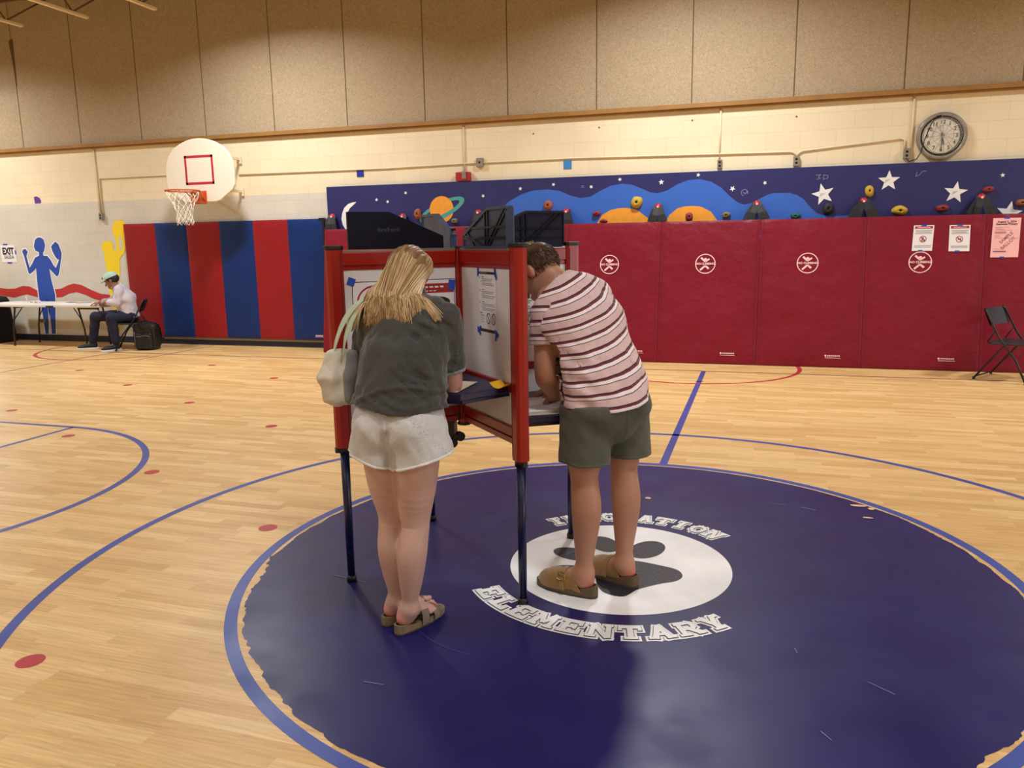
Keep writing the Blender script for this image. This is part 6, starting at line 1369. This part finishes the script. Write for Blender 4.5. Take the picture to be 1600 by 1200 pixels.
clog(hm2, fm2, sdv(fm2), 'tan suede clog on the far foot of the striped person, on the black paw pad')
b = MB(); tip = V(-.905,3.47,.832); b.tube([tip, tip+V(.02,-.03,.035), tip+V(.08,-.11,.12)], [.0008,.0042,.0042], 10); tag(b.build('pen', M['tape']), 'blue pen held in the hand of the striped person', 'pen')
# ================================================================== seated person at the table, cap and backpack
sm_ = thing('person', 'person in a pale cap, light shirt and dark jeans seated at the white table', 'person', (-9.55,9.9,0))
SK3 = skin('skin_brown', lin(150,104,78), lin(160,92,76), None)
F3 = nrm(A3(-.80,-.60,0)); L3 = nrm(A3(.60,-.80,0))
PV = A3(-9.46,10.00,.53); CH = A3(-9.485,9.965,.80); SC3 = A3(-9.52,9.93,.945); NB3 = A3(-9.545,9.91,1.0)
HC3 = A3(-9.60,9.865,1.075); HR3 = frame3((-.85,-.38,-.42),(-.35,-.15,.92))
hL3, hR3 = PV+L3*.09, PV-L3*.09; kL, kR = A3(-9.52,9.70,.52), A3(-9.93,9.80,.52); aL3, aR3 = A3(-9.53,9.74,.11), A3(-10.05,9.82,.11)
sL3, sR3 = SC3+L3*.175-A3(0,0,.01), SC3-L3*.175-A3(0,0,.01); eL3, eR3 = A3(-9.44,9.74,.74), A3(-9.74,9.98,.74); wL3, wR3 = A3(-9.66,9.76,.745), A3(-9.89,9.89,.735)
B = Field((-10.2,9.45,.0),(-9.2,10.25,1.28),.0085)
for a, b_, w0, w1 in ((PV-A3(0,0,.04),CH,(.155,.115),(.160,.115)),(CH,SC3,(.160,.115),(.165,.085))): B.add(ESeg(a,b_,L3,w0,w1),.03)
B.add(Cone(NB3-A3(0,0,.03),HC3-HR3[:,2]*.04,.058,.055),.03)
for h, k, a in ((hL3,kL,aL3),(hR3,kR,aR3)):
    for q in ((h,k,.080,.060),(k,a,.056,.04)): B.add(Cone(*q),.02)
for s, e_, w__ in ((sL3,eL3,wL3),(sR3,eR3,wR3)):
    for pr, k in arm_prims(s,e_,w__): B.add(pr,.015)
for pr, k in hand_prims(wL3,(-.9,.1,-.1),(0,-.2,1),(-.2,.9,0),.6,1.0)+hand_prims(wR3,(-.8,-.5,-.1),(0,0,1),(.5,-.8,0),.35,1.0): B.add(pr,k)
ad, sb, po = head_prims(HC3, HR3, 1.04)
for pr, k in ad: B.add(pr,k)
for pr, k in sb: B.sub(pr,k)
for pr, k in po: B.add(pr,k)
B.mesh('body', SK3, sm_, {'flush': flush_at([(HC3+HR3@A3(0,.1,-.065),.02)])}); eye(sm_, HC3, HR3, 1.04)
b = MB()
for s_ in (-1,1): b.tube([tuple(HC3+HR3@(A3(s_*x,y,z)*1.04)) for x,y,z in ((.014,.096,.026),(.032,.094,.032),(.05,.084,.028))],.004,5)
b.build('eyebrow', M['black'], sm_)
SH3 = cloth_mat('pale_shirt', lin(206,200,212), .85, weave=600, noise=(6,.05)); HM3 = mat('dark_hair', lin(34,26,22), .6, bump=(200,.5,.003)); MINT = cloth_mat('cap_mint', lin(176,214,200), .8, weave=500); JN = M['jeans']
g = Field((-10.2,9.45,.36),(-9.15,10.28,1.12),.0085)
g.add(ESeg(PV+A3(0,0,-.02),CH,L3,(.185,.15),(.195,.15)),.04); g.add(ESeg(CH,SC3,L3,(.195,.15),(.18,.10)),.05); g.add(Cone(sL3-L3*.02,sR3+L3*.02,.062,.062),.04); g.add(Cone(NB3-A3(0,0,.04),NB3+A3(0,0,.02),.085,.075),.03)
for s, e_, w__ in ((sL3,eL3,wL3),(sR3,eR3,wR3)): g.add(Cone(s,e_,.068,.066),.03); g.add(Cone(e_,e_+(w__-e_)*.62,.066,.052),.02)
g.disp(lambda P: .009*noise3(P*A3(1,1,.8),17,4)+.004*noise3(P,36,2),.05)
g.cutf(lambda G: (.50-G[...,2])); g.cutf(lambda G: (G-(NB3+A3(0,0,.015)))@nrm(HC3-NB3+A3(0,0,.05)))
g.mesh('shirt', SH3, sm_)
b = MB(); c_ = SC3+F3*.115-A3(0,0,.02)
for s_ in (-1,1): b.face([tuple(NB3+F3*.075+L3*s_*.015+A3(0,0,-.005)), tuple(NB3+F3*.03+L3*s_*.085+A3(0,0,.02)), tuple(NB3+F3*.085+L3*s_*.09+A3(0,0,-.045)), tuple(NB3+F3*.11+L3*s_*.03+A3(0,0,-.06))], 0)
b.build('collar', SH3, sm_)
g = Field((-10.25,9.45,.06),(-9.15,10.28,.70),.0085)
g.add(ESeg(PV-A3(0,0,.035),PV+A3(0,0,.03),L3,(.185,.14),(.18,.135)),.03)
for h, k, a in ((hL3,kL,aL3),(hR3,kR,aR3)): g.add(Cone(h,k,.100,.076),.03); g.add(Cone(k,a+A3(0,0,.03),.076,.062),.02)
g.disp(lambda P: .006*noise3(P,26,3),.05); g.cutf(lambda G: .085-G[...,2]); g.mesh('jeans', JN, sm_)
g = Field(HC3-.16, HC3+.16, .006); g.add(Ell(HC3+HR3@A3(0,-.020,.025),(.086,.104,.088),HR3),.01); g.sub(Ell(HC3+HR3@A3(0,.085,-.04),(.085,.085,.11),HR3),.02); g.cutf(lambda G: -(((G-HC3)@HR3)[...,2]+.065)); g.disp(lambda P: .003*noise3(P,90,3),.02); g.mesh('hair', HM3, sm_)
cap = thing('baseball_cap', 'pale mint cap with a small dark emblem on the head of the seated person', 'cap', tuple(HC3+HR3[:,2]*.06))
g = Field(HC3-.2, HC3+.2, .006); g.add(Ell(HC3+HR3@A3(0,-.008,.045),(.094,.114,.098),HR3),.01); g.shell(.010); g.cutf(lambda G: -(((G-HC3)@HR3)[...,2]-.042)); g.mesh('crown', MINT, cap)
b = MB(); n = 16
for k in range(n):
    def br(a, r): x = .084*math.cos(a); y = .055+.03*math.sin(a)+r*.085*math.sin(a)**.7; return HC3+HR3@A3(x, y, .046-.010*r-.30*x*x*6*.3)
    a0, a1 = PI*k/n+1e-4, PI*(k+1)/n-1e-4
    for dz in (0,.004): b.face([tuple(br(a0,0)+HR3[:,2]*dz), tuple(br(a1,0)+HR3[:,2]*dz), tuple(br(a1,1)+HR3[:,2]*dz), tuple(br(a0,1)+HR3[:,2]*dz)], 0, True)
    b.face([tuple(br(a0,1)), tuple(br(a1,1)), tuple(br(a1,1)+HR3[:,2]*.004), tuple(br(a0,1)+HR3[:,2]*.004)], 0, True)
b.build('brim', MINT, cap)
b = MB(); ec = HC3+HR3@A3(-.025,.098,.088); b.face([tuple(ec+HR3@A3(.018*math.cos(a), -.009*math.sin(a)+.004, .018*math.sin(a))) for a in [2*PI*k/12 for k in range(12)]]); b.build('emblem', M['black'], cap)
for an, fdir, nm in ((aL3, nrm(A3(-.35,-.93,0)), 'dark sneaker with a white sole nearest the backpack'),(aR3, nrm(A3(-.80,-.60,0)), 'dark sneaker with a white sole stretched out under the table end')):
    t = thing('sneaker', nm, 'shoe', (an[0],an[1],0)); h = A3(an[0],an[1],0)-fdir*.065; sd = A3(-fdir[1],fdir[0],0); Rm = np.stack([fdir,sd,U_],1)
    H_ = V(*h); f_ = V(*fdir); s_ = V(*sd); fn = lambda x, y, z: H_+f_*x+s_*y+V(0,0,z)
    b = MB(); b.prism(sole_outline(1.14,1.05), .001, .03, fn); b.build('sole', M['rubber'], t, .004)
    g = Field(h-A3(.34,.34,.02), h+A3(.34,.34,.16), .006); c_ = lambda x,y,z: h+fdir*x+sd*y+A3(0,0,z)
    g.add(Ell(c_(.21,0,.04),(.085,.052,.036),Rm),.02); g.add(ESeg(c_(.05,0,.055),c_(.19,0,.045),sd,(.042,.05),(.05,.036),.5),.03); g.add(Cone(c_(.055,0,.07),c_(.07,0,.12),.046,.044),.03); g.cutf(lambda G: .029-G[...,2]); g.cutf(lambda G: G[...,2]-.125); g.mesh('upper', M['sneaker'], t)
    b = MB()
    for q in range(4): x = .12+q*.022; b.tube([tuple(c_(x,-.024,.100-q*.008)), tuple(c_(x+.004,0,.108-q*.009)), tuple(c_(x,.024,.100-q*.008))], .0028, 5)
    b.build('laces', M['galv'], t)
# backpack
bp = thing('backpack', 'black backpack standing on the floor by the striped mat', 'backpack', (-9.13,9.96,0))
cB = A3(-9.13,9.97,.205); RB = np.stack([nrm(A3(.97,.22,0)), nrm(A3(-.22,.97,0)), U_],1); c_ = lambda x,y,z: cB+RB@A3(x,y,z)
g = Field(cB-A3(.30,.24,.23), cB+A3(.30,.24,.24), .007); g.add(Box3(c_(0,0,0),(.185,.10,.20),RB,.06),.02); g.add(Ell(c_(0,.0,.16),(.17,.10,.07),RB),.04); g.disp(lambda P: .006*noise3(P,22,3)+.003*noise3(P,50,1),.04); g.cutf(lambda G: .003-G[...,2]); g.mesh('main_compartment', M['pack'], bp)
g = Field(cB-A3(.30,.30,.23), cB+A3(.30,.24,.24), .007); g.add(Box3(c_(.02,-.115,-.06),(.135,.045,.125),RB,.04),.02); g.disp(lambda P: .005*noise3(P,30,5),.04); g.cutf(lambda G: .003-G[...,2]); g.mesh('front_pocket', M['pack'], bp)
b = MB(); b.tube([tuple(c_(x,-.163,.02+.01*math.sin(x*30))) for x in (-.09,-.04,.02,.08,.13)], .004, 5); b.tube([tuple(c_(-.13,-.125,z)) for z in (-.17,-.1,0,.08)], .005, 5); b.build('zip', M['packl'], bp)
b = MB(); b.tube([tuple(c_(*q)) for q in ((-.06,.02,.205),(-.05,.02,.235),(.0,.02,.245),(.05,.02,.235),(.06,.02,.205))], .009, 6); b.build('top_handle', M['pack'], bp)
for sx in (-.1,.1): 
    b = MB(); P_ = [c_(sx,.09,.17),c_(sx*1.15,.15,.12),c_(sx*1.25,.165,0),c_(sx*1.2,.13,-.15)]
    for a, d in zip(P_[:-1],P_[1:]): b.beam(tuple(a),tuple(d),.055,.012,tuple(RB[:,1]))
    b.build('shoulder_strap', M['pack'], bp)
for o in list(bpy.data.objects):
    if '_w' in o.keys(): del o['_w']
